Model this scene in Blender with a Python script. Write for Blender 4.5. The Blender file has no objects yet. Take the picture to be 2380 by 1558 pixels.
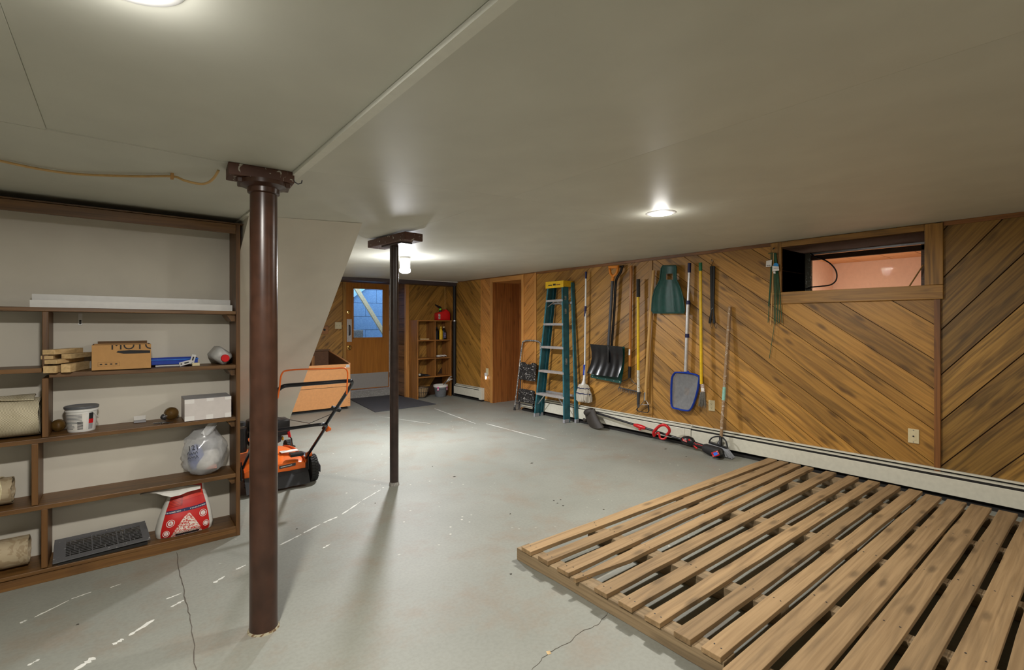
import bpy, bmesh, math, random
from mathutils import Vector, Matrix
random.seed(7)
S = bpy.context.scene
COL = S.collection

# ---------------------------------------------------------------- camera, exposure, lights
F, CX, HY, HC = 1128.0, 1190.0, 753.0, 1.388          # focal length (px of 2380), centre, horizon row, eye height
TH = math.atan2(915, 1128); SN, CS = math.sin(TH), math.cos(TH)
cam = bpy.data.objects.new('camera', bpy.data.cameras.new('camera')); COL.objects.link(cam)
cam.location = (0, 0, HC); cam.rotation_euler = (math.pi/2, 0, -TH)
cam.data.sensor_width = 36; cam.data.lens = F/2380*36; cam.data.shift_y = -26/2380; cam.data.clip_start = .05
S.camera = cam
S.view_settings.view_transform = 'Standard'; S.view_settings.look = 'None'
S.view_settings.exposure = 0.0; S.view_settings.gamma = 1.0; S.view_settings.use_curve_mapping = False
S.cycles.use_denoising = True
S.cycles.max_bounces = 10; S.cycles.diffuse_bounces = 6; S.cycles.sample_clamp_indirect = 6
w = bpy.data.worlds.new('sky'); S.world = w; w.use_nodes = True
w.node_tree.nodes['Background'].inputs[0].default_value = (.42, .66, 1, 1)
w.node_tree.nodes['Background'].inputs[1].default_value = 4.5
def lamp(name, kind, p, watts, size, col):
    l = bpy.data.lights.new(name, kind); l.energy = watts; l.color = col
    if kind == 'AREA': l.shape = 'DISK'; l.size = size
    else: l.shadow_soft_size = size
    o = bpy.data.objects.new(name, l); o.location = p; COL.objects.link(o)
WARM = (1, .955, .885)
lamp('lamp_left', 'AREA', (.01, 1.235, 2.080), 68, .15, WARM)      # the two recessed lamps in view (area lights face down)
lamp('lamp_right', 'AREA', (2.96, 1.99, 2.162), 46, .15, WARM)
lamp('lamp_globe', 'AREA', (2.57, 5.13, 1.958), 85, .12, (.97, .97, 1))
lamp('lamp_globe_side', 'POINT', (2.57, 5.13, 1.92), 26, .05, (.97, .97, 1))
lamp('lamp_near_right', 'AREA', (2.96, -1.4, 2.162), 28, .15, WARM)  # their fellows behind the camera
lamp('lamp_near_left', 'AREA', (.4, -1.7, 2.080), 16, .15, WARM)
lamp('lamp_left_glow', 'POINT', (.01, 1.235, 2.03), 2.5, .05, (1, .97, .93))  # added points: brighten the ceiling into a halo round each lens
lamp('lamp_right_glow', 'POINT', (2.96, 1.99, 2.115), 2.5, .05, (1, .97, .93))
lamp('next_room_lamp', 'POINT', (6.1, 1.75, 1.35), 13, .1, (1, .86, .72))

# ---------------------------------------------------------------- unprojection of measured points onto known planes
def ray(px, py):
    r = (px-CX)/F; return Vector((SN+r*CS, CS-r*SN, (HY-py)/F))
def onZ(px, py, z=0): d = ray(px, py); return Vector((0, 0, HC))+d*((z-HC)/d.z)
def onX(px, py, X): d = ray(px, py); return Vector((0, 0, HC))+d*(X/d.x)
def onY(px, py, Y): d = ray(px, py); return Vector((0, 0, HC))+d*(Y/d.y)
XW = 5.09
def W(px, py, off=0.0): return onX(px, py, XW-off)
YS, YB = 3.6, 3.84                                    # shelf unit: front and back planes
def V(*a): return Vector(a)

# ---------------------------------------------------------------- materials
def newmat(name):
    m = bpy.data.materials.new(name); m.use_nodes = True
    nt = m.node_tree; b = nt.nodes['Principled BSDF']; return m, nt, b
def N(nt, t, **k):
    n = nt.nodes.new(t)
    for a, v in k.items():
        if a.startswith('i_'): n.inputs[a[2:].replace('_', ' ')].default_value = v
        else: setattr(n, a, v)
    return n
def c4(c): return (c[0], c[1], c[2], 1)
def ramp(nt, stops):
    r = nt.nodes.new('ShaderNodeValToRGB'); e = r.color_ramp.elements
    while len(e) < len(stops): e.new(.5)
    for x, (p, c) in zip(e, stops): x.position = p; x.color = c4(c)
    return r
def plain(name, col, rough=.5, metal=0., var=.12, scale=30, bump=0., spec=.5, trans=0., alpha=1., ior=1.45, coat=0):
    m, nt, b = newmat(name); L = nt.links.new
    b.inputs['Roughness'].default_value = rough; b.inputs['Metallic'].default_value = metal
    b.inputs['Specular IOR Level'].default_value = spec; b.inputs['Coat Weight'].default_value = coat
    b.inputs['Transmission Weight'].default_value = trans; b.inputs['Alpha'].default_value = alpha; b.inputs['IOR'].default_value = ior
    tc = N(nt, 'ShaderNodeTexCoord'); no = N(nt, 'ShaderNodeTexNoise', i_Scale=scale, i_Detail=4.)
    L(tc.outputs['Object'], no.inputs['Vector'])
    d = [max(0, x*(1-var)) for x in col]; u = [min(1, x*(1+var)) for x in col]
    r = ramp(nt, [(.3, d), (.7, u)]); L(no.outputs['Fac'], r.inputs['Fac']); L(r.outputs['Color'], b.inputs['Base Color'])
    if bump:
        bp = N(nt, 'ShaderNodeBump', i_Strength=bump, i_Distance=.002); L(no.outputs['Fac'], bp.inputs['Height']); L(bp.outputs['Normal'], b.inputs['Normal'])
    return m
def emit(name, col, s):
    m, nt, b = newmat(name); b.inputs['Base Color'].default_value = c4(col)
    b.inputs['Emission Color'].default_value = c4(col); b.inputs['Emission Strength'].default_value = s; return m
def wood(name, c1, c2, axis=0, knots=.5, rough=.45, grain=1., spread=.28, knotcol=None, blot=.5):
    """grain runs along the given local axis; every object gets its own offset and tone"""
    m, nt, b = newmat(name); L = nt.links.new
    b.inputs['Roughness'].default_value = rough
    tc = N(nt, 'ShaderNodeTexCoord'); oi = N(nt, 'ShaderNodeObjectInfo')
    ml = N(nt, 'ShaderNodeMath', operation='MULTIPLY'); ml.inputs[1].default_value = 37.
    L(oi.outputs['Random'], ml.inputs[0])
    ad = N(nt, 'ShaderNodeVectorMath', operation='ADD'); L(tc.outputs['Object'], ad.inputs[0]); L(ml.outputs[0], ad.inputs[1])
    def mapped(a, c):
        mp = N(nt, 'ShaderNodeMapping'); s = [c, c, c]; s[axis] = a; mp.inputs['Scale'].default_value = s
        L(ad.outputs[0], mp.inputs['Vector']); return mp
    g = N(nt, 'ShaderNodeTexNoise', i_Scale=1., i_Detail=7., i_Distortion=.6); L(mapped(1.6*grain, 60*grain).outputs[0], g.inputs['Vector'])
    bl = N(nt, 'ShaderNodeTexNoise', i_Scale=1., i_Detail=3., i_Distortion=1.2); L(mapped(1.5, 17).outputs[0], bl.inputs['Vector'])
    r = ramp(nt, [(.24, c2), (.58, c1), (.85, [min(1, x*1.12) for x in c1])]); L(g.outputs['Fac'], r.inputs['Fac'])
    r2 = ramp(nt, [(.34, (1-blot,)*3), (.52, (1, 1, 1))]); L(bl.outputs['Fac'], r2.inputs['Fac'])
    mx = N(nt, 'ShaderNodeMix', data_type='RGBA', blend_type='MULTIPLY'); mx.inputs[0].default_value = .8
    L(r.outputs['Color'], mx.inputs[6]); L(r2.outputs['Color'], mx.inputs[7])
    vo = N(nt, 'ShaderNodeTexVoronoi', i_Scale=1., voronoi_dimensions='2D' if axis == 0 else '3D'); L(mapped(1.9, 6.).outputs[0], vo.inputs['Vector'])
    rk = ramp(nt, [(.045, (knots,)*3), (.14, (0, 0, 0))]); L(vo.outputs['Distance'], rk.inputs['Fac'])
    mk = N(nt, 'ShaderNodeMix', data_type='RGBA'); L(rk.outputs['Color'], mk.inputs[0]); L(mx.outputs[2], mk.inputs[6])
    mk.inputs[7].default_value = c4(knotcol or [x*.35 for x in c2])
    hs = N(nt, 'ShaderNodeHueSaturation'); mr = N(nt, 'ShaderNodeMapRange'); mr.inputs[3].default_value = 1-spread; mr.inputs[4].default_value = 1+spread
    L(oi.outputs['Random'], mr.inputs[0]); L(mr.outputs[0], hs.inputs['Value']); L(mk.outputs[2], hs.inputs['Color'])
    L(hs.outputs['Color'], b.inputs['Base Color'])
    bp = N(nt, 'ShaderNodeBump', i_Strength=.15, i_Distance=.002); L(g.outputs['Fac'], bp.inputs['Height']); L(bp.outputs['Normal'], b.inputs['Normal'])
    return m
def concrete(name):
    m, nt, b = newmat(name); L = nt.links.new; b.inputs['Roughness'].default_value = .55
    tc = N(nt, 'ShaderNodeTexCoord')
    n1 = N(nt, 'ShaderNodeTexNoise', i_Scale=.9, i_Detail=6., i_Roughness=.6); n2 = N(nt, 'ShaderNodeTexNoise', i_Scale=60., i_Detail=6.); n3 = N(nt, 'ShaderNodeTexNoise', i_Scale=2.3, i_Detail=8., i_Roughness=.7)
    for n in (n1, n2, n3): L(tc.outputs['Object'], n.inputs['Vector'])
    r1 = ramp(nt, [(.3, (.225, .231, .198)), (.7, (.295, .30, .262))]); L(n1.outputs['Fac'], r1.inputs['Fac'])
    r3 = ramp(nt, [(.50, (0, 0, 0)), (.72, (.75, .75, .75))]); L(n3.outputs['Fac'], r3.inputs['Fac'])
    mx = N(nt, 'ShaderNodeMix', data_type='RGBA'); L(r3.outputs['Color'], mx.inputs[0]); L(r1.outputs['Color'], mx.inputs[6]); mx.inputs[7].default_value = (.25, .20, .15, 1)
    r2 = ramp(nt, [(.35, (.82, .82, .82)), (.6, (1, 1, 1))]); L(n2.outputs['Fac'], r2.inputs['Fac'])
    m2 = N(nt, 'ShaderNodeMix', data_type='RGBA', blend_type='MULTIPLY'); m2.inputs[0].default_value = .5; L(mx.outputs[2], m2.inputs[6]); L(r2.outputs['Color'], m2.inputs[7])
    vo = N(nt, 'ShaderNodeTexVoronoi', i_Scale=11.); L(tc.outputs['Object'], vo.inputs['Vector'])
    rv = ramp(nt, [(.07, (.8, .8, .8)), (.10, (0, 0, 0))]); L(vo.outputs['Distance'], rv.inputs['Fac'])
    n4 = N(nt, 'ShaderNodeTexNoise', i_Scale=.8, i_Detail=2.); L(tc.outputs['Object'], n4.inputs['Vector'])
    r4 = ramp(nt, [(.50, (0, 0, 0)), (.58, (1, 1, 1))]); L(n4.outputs['Fac'], r4.inputs['Fac'])
    mm = N(nt, 'ShaderNodeMath', operation='MULTIPLY'); L(rv.outputs['Color'], mm.inputs[0]); L(r4.outputs['Color'], mm.inputs[1])
    m3 = N(nt, 'ShaderNodeMix', data_type='RGBA'); L(mm.outputs[0], m3.inputs[0]); L(m2.outputs[2], m3.inputs[6]); m3.inputs[7].default_value = (.62, .6, .53, 1)
    L(m3.outputs[2], b.inputs['Base Color'])
    bp = N(nt, 'ShaderNodeBump', i_Strength=.12, i_Distance=.003); L(n2.outputs['Fac'], bp.inputs['Height']); L(bp.outputs['Normal'], b.inputs['Normal'])
    return m
def speck(name, base, spot, scale=18, th=.52, rough=.5):
    m, nt, b = newmat(name); L = nt.links.new; b.inputs['Roughness'].default_value = rough
    tc = N(nt, 'ShaderNodeTexCoord'); n = N(nt, 'ShaderNodeTexNoise', i_Scale=scale, i_Detail=6., i_Distortion=2.)
    L(tc.outputs['Object'], n.inputs['Vector']); r = ramp(nt, [(th, base), (th+.03, spot)]); L(n.outputs['Fac'], r.inputs['Fac']); L(r.outputs['Color'], b.inputs['Base Color']); return m
def weave(name, c1, c2, scale):
    m, nt, b = newmat(name); L = nt.links.new; b.inputs['Roughness'].default_value = .9
    tc = N(nt, 'ShaderNodeTexCoord'); ck = N(nt, 'ShaderNodeTexChecker', i_Scale=scale); ck.inputs[1].default_value = c4(c1); ck.inputs[2].default_value = c4(c2)
    no = N(nt, 'ShaderNodeTexNoise', i_Scale=9., i_Detail=3.); L(tc.outputs['Object'], ck.inputs['Vector']); L(tc.outputs['Object'], no.inputs['Vector'])
    r = ramp(nt, [(.3, (.7, .68, .62)), (.6, (1, 1, 1))]); L(no.outputs['Fac'], r.inputs['Fac'])
    mx = N(nt, 'ShaderNodeMix', data_type='RGBA', blend_type='MULTIPLY'); mx.inputs[0].default_value = 1.; L(ck.outputs['Color'], mx.inputs[6]); L(r.outputs['Color'], mx.inputs[7]); L(mx.outputs[2], b.inputs['Base Color'])
    bp = N(nt, 'ShaderNodeBump', i_Strength=.4, i_Distance=.002); L(ck.outputs['Fac'], bp.inputs['Height']); L(bp.outputs['Normal'], b.inputs['Normal']); return m

WALLW = ((.41, .208, .040), (.27, .122, .021))
M = dict(
    floor=concrete('painted_concrete'),
    ceil=plain('ceiling_paint', (.55, .55, .475), .5, var=.05, scale=3, bump=.05),
    strip=plain('joint_strip_paint', (.68, .68, .60), .5, var=.03),
    white=plain('wall_paint', (.60, .565, .485), .6, var=.04, scale=4, bump=.05),
    board=wood('wall_board_wood', *WALLW, blot=.55, knots=.75, spread=.22), boardx=wood('trim_wood_x', *WALLW, axis=0), boardy=wood('trim_wood_y', *WALLW, axis=1), boardz=wood('trim_wood_z', *WALLW, axis=2),
    olive=wood('dark_stained_board', (.32, .175, .036), (.145, .068, .014), blot=.6),
    pine=wood('orange_pine_board', (.55, .25, .062), (.37, .14, .03), blot=.25, spread=.15), pinez=wood('orange_pine_z', (.60, .29, .08), (.40, .16, .035), axis=2, blot=.25, spread=.15), piney=wood('orange_pine_y', (.60, .29, .08), (.40, .16, .035), axis=1, blot=.25, spread=.1),
    redpine=wood('red_pine_z', (.36, .13, .03), (.20, .06, .014), axis=2, blot=.35, spread=.12),
    back=plain('wall_backing', (.05, .022, .008), .9),
    stripz=wood('brown_strip_z', (.22, .085, .02), (.13, .05, .012), axis=2, spread=.1), stripy=wood('brown_strip_y', (.24, .10, .025), (.15, .055, .014), axis=1, spread=.1),
    log=wood('dark_plank', (.19, .09, .036), (.10, .046, .018), axis=1, spread=.3),
    shelf_x=wood('shelf_wood_x', (.165, .078, .020), (.085, .036, .010), axis=0, knots=.3, spread=.12), shelf_y=wood('shelf_wood_y', (.165, .078, .020), (.085, .036, .010), axis=1, knots=.3, spread=.12), shelf_z=wood('shelf_wood_z', (.16, .070, .016), (.085, .034, .009), axis=2, knots=.3, spread=.12),
    case_x=wood('bookcase_wood_x', (.36, .15, .035), (.22, .085, .02), axis=0, spread=.08, knots=.2), case_z=wood('bookcase_wood_z', (.36, .15, .035), (.22, .085, .02), axis=2, spread=.08, knots=.2),
    door=wood('door_wood', (.40, .155, .024), (.29, .10, .014), axis=2, knots=0, spread=0, blot=.15, rough=.3),
    slat=wood('pallet_wood_x', (.325, .212, .103), (.215, .132, .058), axis=0, knots=.6, rough=.75, spread=.16, blot=.3), bearer=wood('pallet_wood_y', (.30, .215, .12), (.19, .13, .07), axis=1, knots=.3, rough=.8, spread=.12, blot=.4),
    offcut=wood('offcut_wood', (.62, .44, .22), (.46, .30, .13), axis=1, knots=.2, rough=.7, spread=.15, blot=.2),
    handle=wood('ash_handle', (.60, .36, .12), (.46, .25, .07), axis=2, knots=0, rough=.4, spread=.05, blot=.15), varnish=wood('varnished_handle', (.42, .17, .035), (.30, .10, .02), axis=2, knots=0, rough=.2, spread=0, blot=.15), oldhandle=speck('worn_broom_handle', (.30, .19, .10), (.52, .43, .34), 20, .56, .6),
    pillar=plain('brown_pillar_paint', (.045, .0195, .0115), .30, var=.25, scale=14, bump=.15), capw=speck('chipped_brown_cap', (.075, .028, .015), (.45, .43, .36), 22, .63, .6), poles=plain('dark_pole_paint', (.032, .020, .017), .3, var=.3, scale=18, bump=.1),
    cream=plain('heater_enamel', (.62, .60, .50), .35, var=.05), dark=plain('dark_gap', (.012, .011, .010), .6), darkgrey=plain('dark_grey_metal', (.05, .05, .055), .4, metal=.3),
    ivory=plain('ivory_plastic', (.62, .54, .34), .35, var=.03), blackp=plain('black_plastic', (.012, .012, .014), .32, var=.1), blackm=plain('black_matte', (.015, .015, .016), .65), blackg=plain('gloss_black_plastic', (.010, .010, .011), .2, var=.1), tube=plain('black_painted_tube', (.008, .009, .014), .18, var=.05),
    alu=plain('aluminium', (.62, .62, .63), .35, metal=.75), steel=plain('steel', (.45, .45, .46), .3, metal=.9), chrome=plain('chrome', (.75, .75, .75), .12, metal=1), brass=plain('brass', (.75, .52, .18), .2, metal=1),
    kick=plain('kick_plate_metal', (.36, .34, .31), .4, metal=.2, var=.03), frost=plain('door_white_seal', (.68, .68, .66), .5),
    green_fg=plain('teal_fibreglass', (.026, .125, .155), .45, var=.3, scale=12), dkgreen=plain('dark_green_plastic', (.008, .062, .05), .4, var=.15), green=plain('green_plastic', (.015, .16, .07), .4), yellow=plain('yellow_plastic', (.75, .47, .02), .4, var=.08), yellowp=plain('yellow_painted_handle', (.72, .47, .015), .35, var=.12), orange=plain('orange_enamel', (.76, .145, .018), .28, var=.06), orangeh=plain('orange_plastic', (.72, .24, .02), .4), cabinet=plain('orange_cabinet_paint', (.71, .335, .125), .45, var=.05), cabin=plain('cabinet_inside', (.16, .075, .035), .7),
    red=plain('red_plastic', (.55, .008, .012), .3, var=.06), redf=plain('red_fuel_can', (.62, .01, .012), .3, var=.05), blue=plain('blue_plastic', (.008, .045, .36), .35, var=.1), navy=plain('navy_grip', (.008, .012, .075), .4), skyblue=plain('light_blue_plastic', (.015, .13, .55), .35, var=.2), royal=plain('royal_blue', (.02, .10, .42), .4),
    whitep=plain('white_plastic', (.70, .70, .68), .35, var=.03), whitem=plain('white_metal', (.72, .72, .70), .35, var=.03), greyw=plain('jug_grey_white', (.42, .42, .41), .4), paper=plain('paper', (.72, .70, .66), .8, var=.04), lav=plain('box_white_card', (.60, .56, .54), .75, var=.03), tape=plain('packing_tape', (.74, .72, .70), .3, var=.03),
    card=plain('cardboard', (.46, .25, .09), .8, var=.05), card_shade=plain('cardboard_shaded', (.15, .08, .035), .85), ink=plain('black_ink', (.012, .012, .014), .7), greyp=plain('grey_plastic', (.14, .15, .16), .5), greyl=plain('light_grey_plastic', (.30, .30, .32), .5), lid=plain('dark_grey_lid', (.10, .105, .115), .4),
    rubber=plain('tyre_rubber', (.02, .02, .019), .8, bump=.6, scale=80), brownhd=plain('dusty_brown_plastic', (.032, .026, .020), .6), mat=speck('entry_mat_pile', (.035, .036, .042), (.085, .086, .095), 160, .5, .95),
    mop=weave('mop_yarn', (.62, .58, .50), (.5, .46, .39), 300), bristle=plain('grey_bristle', (.24, .25, .27), .7, var=.25, scale=120), bristled=plain('dark_bristle', (.16, .15, .13), .8, var=.4, scale=120),
    speckle=speck('paint_splattered_black', (.012, .012, .012), (.62, .6, .56), 30, .61, .5), rug=weave('rug_backing', (.62, .56, .40), (.42, .37, .26), 170), roll=speck('old_roll_tan', (.33, .25, .15), (.42, .34, .22), 14, .5, .7),
    amber=plain('amber_glass', (.20, .11, .03), .08, trans=.5, var=.3), clear=plain('clear_plastic', (.9, .9, .9), .12, trans=.85, var=0), bagp=plain('plastic_bag', (.66, .67, .68), .16, trans=0, alpha=.42, var=.12, scale=18), glass=plain('window_glass', (1, 1, 1), 0, trans=1, var=0, ior=1.1), mesh=plain('net_mesh', (.26, .27, .28), .8, alpha=.6),
    register=speck('worn_iron_register', (.10, .10, .105), (.42, .42, .40), 26, .66, .45), baghi=plain('white_bag_weave', (.66, .65, .60), .5, var=.06), bagred=plain('red_bag_print', (.50, .012, .010), .4, var=.08, scale=8), bagor=plain('orange_red_print', (.62, .035, .012), .4), pellets=speck('pellet_print', (.5, .015, .01), (.75, .70, .62), 90, .47, .5),
    cable=plain('tan_cable', (.52, .33, .13), .5), whitec=plain('white_cable', (.55, .53, .50), .5), peach=plain('peach_paint', (.80, .60, .47), .9, spec=.1, var=.03), tile=plain('ceiling_tile', (.55, .29, .13), .7, var=.08), outside=speck('blue_grey_block', (.19, .30, .45), (.24, .36, .50), 30, .5, .8), rail=plain('pale_rail', (.92, .66, .36), .6), concr=speck('bare_concrete', (.25, .24, .22), (.34, .33, .30), 30, .5, .85),
    lens=emit('lamp_lens', (1, .97, .92), 14), globe=emit('globe_glass', (.96, .97, 1), 18), stake=plain('green_wire', (.01, .075, .03), .5), bluetag=plain('blue_tag', (.01, .22, .55), .5), pink=plain('pink_tag', (.7, .12, .30), .5), redi=plain('red_inset', (.5, .01, .015), .35), lcd=emit('battery_screen', (.02, .12, .5), .35), night=emit('night_light', (1, .93, .82), 3), nylon=plain('brown_paper', (.3, .2, .1), .7), foam=plain('trim_purple_brown', (.055, .04, .04), .5), teal=plain('mint_label', (.25, .5, .42), .6), engine=plain('engine_black', (.014, .014, .015), .4, var=.3), scuff=plain('white_scuff', (.68, .68, .63), .7), crack=plain('floor_crack', (.09, .075, .06), .9), stain=plain('floor_debris', (.05, .045, .035), .9),
)

# ---------------------------------------------------------------- mesh helpers
LOC = {}
class MB:
    def __init__(s): s.v = []; s.f = []
    def add(s, vs, fs):
        k = len(s.v); s.v += [Vector(v) for v in vs]; s.f += [[i+k for i in f] for f in fs]; return s
    def hexa(s, p):   # p: 8 points, bottom 4 ccw then top 4
        return s.add(p, [(3, 2, 1, 0), (4, 5, 6, 7), (0, 1, 5, 4), (1, 2, 6, 5), (2, 3, 7, 6), (3, 0, 4, 7)])
    def box(s, a, b):
        (x0, y0, z0), (x1, y1, z1) = a, b
        x0, x1 = sorted((x0, x1)); y0, y1 = sorted((y0, y1)); z0, z1 = sorted((z0, z1))
        return s.hexa([(x0, y0, z0), (x1, y0, z0), (x1, y1, z0), (x0, y1, z0), (x0, y0, z1), (x1, y0, z1), (x1, y1, z1), (x0, y1, z1)])
    def obox(s, c, ax, ay, az):   # centre and three half-vectors
        c, ax, ay, az = map(Vector, (c, ax, ay, az))
        return s.hexa([c-ax-ay-az, c+ax-ay-az, c+ax+ay-az, c-ax+ay-az, c-ax-ay+az, c+ax-ay+az, c+ax+ay+az, c-ax+ay+az])
    def beam(s, p, q, w, h, up=(0, 0, 1)):
        p, q = Vector(p), Vector(q); d = (q-p); L = d.length; d.normalize(); up = Vector(up)
        sd = d.cross(up); sd = sd.normalized() if sd.length > 1e-6 else Vector((1, 0, 0)); u2 = sd.cross(d)
        return s.obox((p+q)/2, d*L/2, sd*w/2, u2*h/2)
    def tube(s, pts, r, n=10, caps=True, closed=False, flat=None):
        P = [Vector(p) for p in pts]; R = r if isinstance(r, (list, tuple)) else [r]*len(P); m = len(P)
        prev = None; vs = []
        for i in range(m):
            if closed: t = P[(i+1) % m]-P[i-1]
            else: t = P[min(i+1, m-1)]-P[max(i-1, 0)]
            t.normalize()
            if prev is None:
                a = Vector((0, 0, 1)) if abs(t.z) < .9 else Vector((1, 0, 0)); u = t.cross(a).normalized()
            else: u = (prev-t*prev.dot(t)).normalized()
            prev = u; w2 = t.cross(u)
            for k in range(n):
                a = 2*math.pi*k/n; vs.append(P[i]+(u*math.cos(a)+w2*math.sin(a)*(flat or 1))*R[i])
        fs = []
        for i in range(m if closed else m-1):
            j = (i+1) % m
            for k in range(n): k2 = (k+1) % n; fs.append((i*n+k, i*n+k2, j*n+k2, j*n+k))
        if caps and not closed: fs += [tuple(range(n))[::-1], tuple(range((m-1)*n, m*n))]
        return s.add(vs, fs)
    def lathe(s, prof, o, axis=(0, 0, 1), n=24, sx=1., sy=1., caps=True):
        o = Vector(o); ax = Vector(axis).normalized(); a = Vector((1, 0, 0)) if abs(ax.x) < .9 else Vector((0, 1, 0))
        u = (a-ax*a.dot(ax)).normalized(); w2 = ax.cross(u); vs = []; m = len(prof)
        for r, h in prof:
            for k in range(n): t = 2*math.pi*k/n; vs.append(o+ax*h+u*math.cos(t)*r*sx+w2*math.sin(t)*r*sy)
        fs = [(i*n+k, i*n+(k+1) % n, (i+1)*n+(k+1) % n, (i+1)*n+k) for i in range(m-1) for k in range(n)]
        if caps: fs += [tuple(range(n))[::-1], tuple(range((m-1)*n, m*n))]
        return s.add(vs, fs)
    def ball(s, c, r, n=16, m=10):
        r = (r, r, r) if not isinstance(r, (tuple, list)) else r; c = Vector(c); vs = [c+Vector((0, 0, -r[2]))]
        for i in range(1, m):
            a = -math.pi/2+math.pi*i/m
            for k in range(n): t = 2*math.pi*k/n; vs.append(c+Vector((r[0]*math.cos(a)*math.cos(t), r[1]*math.cos(a)*math.sin(t), r[2]*math.sin(a))))
        vs.append(c+Vector((0, 0, r[2]))); fs = [(0, 1+(k+1) % n, 1+k) for k in range(n)]
        fs += [(1+i*n+k, 1+i*n+(k+1) % n, 1+(i+1)*n+(k+1) % n, 1+(i+1)*n+k) for i in range(m-2) for k in range(n)]
        e = len(vs)-1; fs += [(e, 1+(m-2)*n+k, 1+(m-2)*n+(k+1) % n) for k in range(n)]
        return s.add(vs, fs)
    def prism(s, poly, d):
        P = [Vector(p) for p in poly]; d = Vector(d); n = len(P)
        return s.add(P+[p+d for p in P], [tuple(range(n))[::-1], tuple(range(n, 2*n))]+[(i, (i+1) % n, n+(i+1) % n, n+i) for i in range(n)])
    def sheet(s, rows, d):   # grid of points made solid by thickness vector d
        nr, nc = len(rows), len(rows[0]); P = [Vector(p) for r in rows for p in r]; k = nr*nc; d = Vector(d)
        f = [(i*nc+j, i*nc+j+1, (i+1)*nc+j+1, (i+1)*nc+j) for i in range(nr-1) for j in range(nc-1)]
        fs = f+[tuple(x+k for x in q[::-1]) for q in f]
        ed = [(j, j+1) for j in range(nc-1)]+[(i*nc+nc-1, (i+1)*nc+nc-1) for i in range(nr-1)]+[((nr-1)*nc+j+1, (nr-1)*nc+j) for j in range(nc-1)]+[((i+1)*nc, i*nc) for i in range(nr-1)]
        fs += [(b, a, a+k, b+k) for a, b in ed]
        return s.add(P+[p+d for p in P], fs)
    def build(s, name, mat, parent=None, bevel=0., smooth=None, mtx=None, sub=0, label=None, kind=None, loc=None):
        vs = s.v
        if mtx is None:
            lo = [min(v[i] for v in vs) for i in range(3)]; hi = [max(v[i] for v in vs) for i in range(3)]
            o = Vector(loc) if loc else Vector(((lo[0]+hi[0])/2, (lo[1]+hi[1])/2, (lo[2]+hi[2])/2 if parent else lo[2]))
            vv = [v-o for v in vs]
        else: o = mtx.translation.copy(); vv = vs
        me = bpy.data.meshes.new(name); me.from_pydata([tuple(v) for v in vv], [], s.f); me.materials.append(M[mat] if isinstance(mat, str) else mat)
        bm = bmesh.new(); bm.from_mesh(me)
        if bevel:
            es = [e for e in bm.edges if len(e.link_faces) == 2 and e.calc_face_angle(0) > .5]
            try: bmesh.ops.bevel(bm, geom=es, offset=bevel, segments=2, affect='EDGES', profile=.5, clamp_overlap=True)
            except Exception: pass
        bmesh.ops.recalc_face_normals(bm, faces=bm.faces)
        bm.to_mesh(me); bm.free()
        if smooth is not None:
            me.polygons.foreach_set('use_smooth', [True]*len(me.polygons)); me.set_sharp_from_angle(angle=math.radians(smooth))
        ob = bpy.data.objects.new(name, me); COL.objects.link(ob)
        if sub:
            md = ob.modifiers.new('s', 'SUBSURF'); md.levels = sub; md.render_levels = sub
        LOC[ob] = o
        if parent:
            ob.parent = parent
            ob.matrix_local = Matrix.Translation(-LOC[parent]) @ (mtx if mtx is not None else Matrix.Translation(o))
        elif mtx is not None: ob.matrix_world = mtx
        else: ob.location = o
        if label: ob['label'] = label
        if kind: ob['kind'] = kind
        return ob
def tag(o, label, cat, group=None):
    o['label'] = label; o['category'] = cat
    if group: o['group'] = group
    return o
def thing(name, label, cat, loc, group=None):
    o = bpy.data.objects.new(name, None); COL.objects.link(o); o.location = loc; o.empty_display_size = .05; LOC[o] = Vector(loc)
    return tag(o, label, cat, group)
def struct(o): o['kind'] = 'structure'; return o
def structempty(name, loc):
    o = bpy.data.objects.new(name, None); COL.objects.link(o); o.location = loc; LOC[o] = Vector(loc); o['kind'] = 'structure'; return o
def copy_tree(o, delta, parent=None):
    c = o.copy(); COL.objects.link(c)
    if parent: c.parent = parent
    else: c.location = o.location+Vector(delta)
    LOC[c] = LOC[o]+Vector(delta)
    for ch in list(o.children): copy_tree(ch, delta, c)
    return c
def text(name, s, size, o, xd, yd, mat, parent, lift=.0006, sx=1.):
    cu = bpy.data.curves.new('t', 'FONT'); cu.body = s; cu.size = size; cu.align_x = 'CENTER'; cu.align_y = 'CENTER'; cu.resolution_u = 3; cu.extrude = .0003
    ob = bpy.data.objects.new('t', cu); COL.objects.link(ob); dg = bpy.context.evaluated_depsgraph_get(); dg.update()
    me = bpy.data.meshes.new_from_object(ob.evaluated_get(dg)); xd, yd = Vector(xd).normalized(), Vector(yd).normalized(); n = xd.cross(yd); o = Vector(o)
    mb = MB(); mb.add([o+xd*v.co.x*sx+yd*v.co.y+n*(v.co.z+lift) for v in me.vertices], [tuple(p.vertices) for p in me.polygons])
    bpy.data.objects.remove(ob); bpy.data.curves.remove(cu); bpy.data.meshes.remove(me)
    return mb.build(name, mat, parent)
def arc(pts, n=6):   # smooth polyline through points (Catmull-Rom)
    P = [Vector(p) for p in pts]; out = []
    for i in range(len(P)-1):
        a, b, c, d = P[max(i-1, 0)], P[i], P[i+1], P[min(i+2, len(P)-1)]
        for k in range(n):
            t = k/n; out.append(.5*((2*b)+(c-a)*t+(2*a-5*b+4*c-d)*t*t+(3*b-a-3*c+d)*t*t*t))
    return out+[P[-1]]
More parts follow.
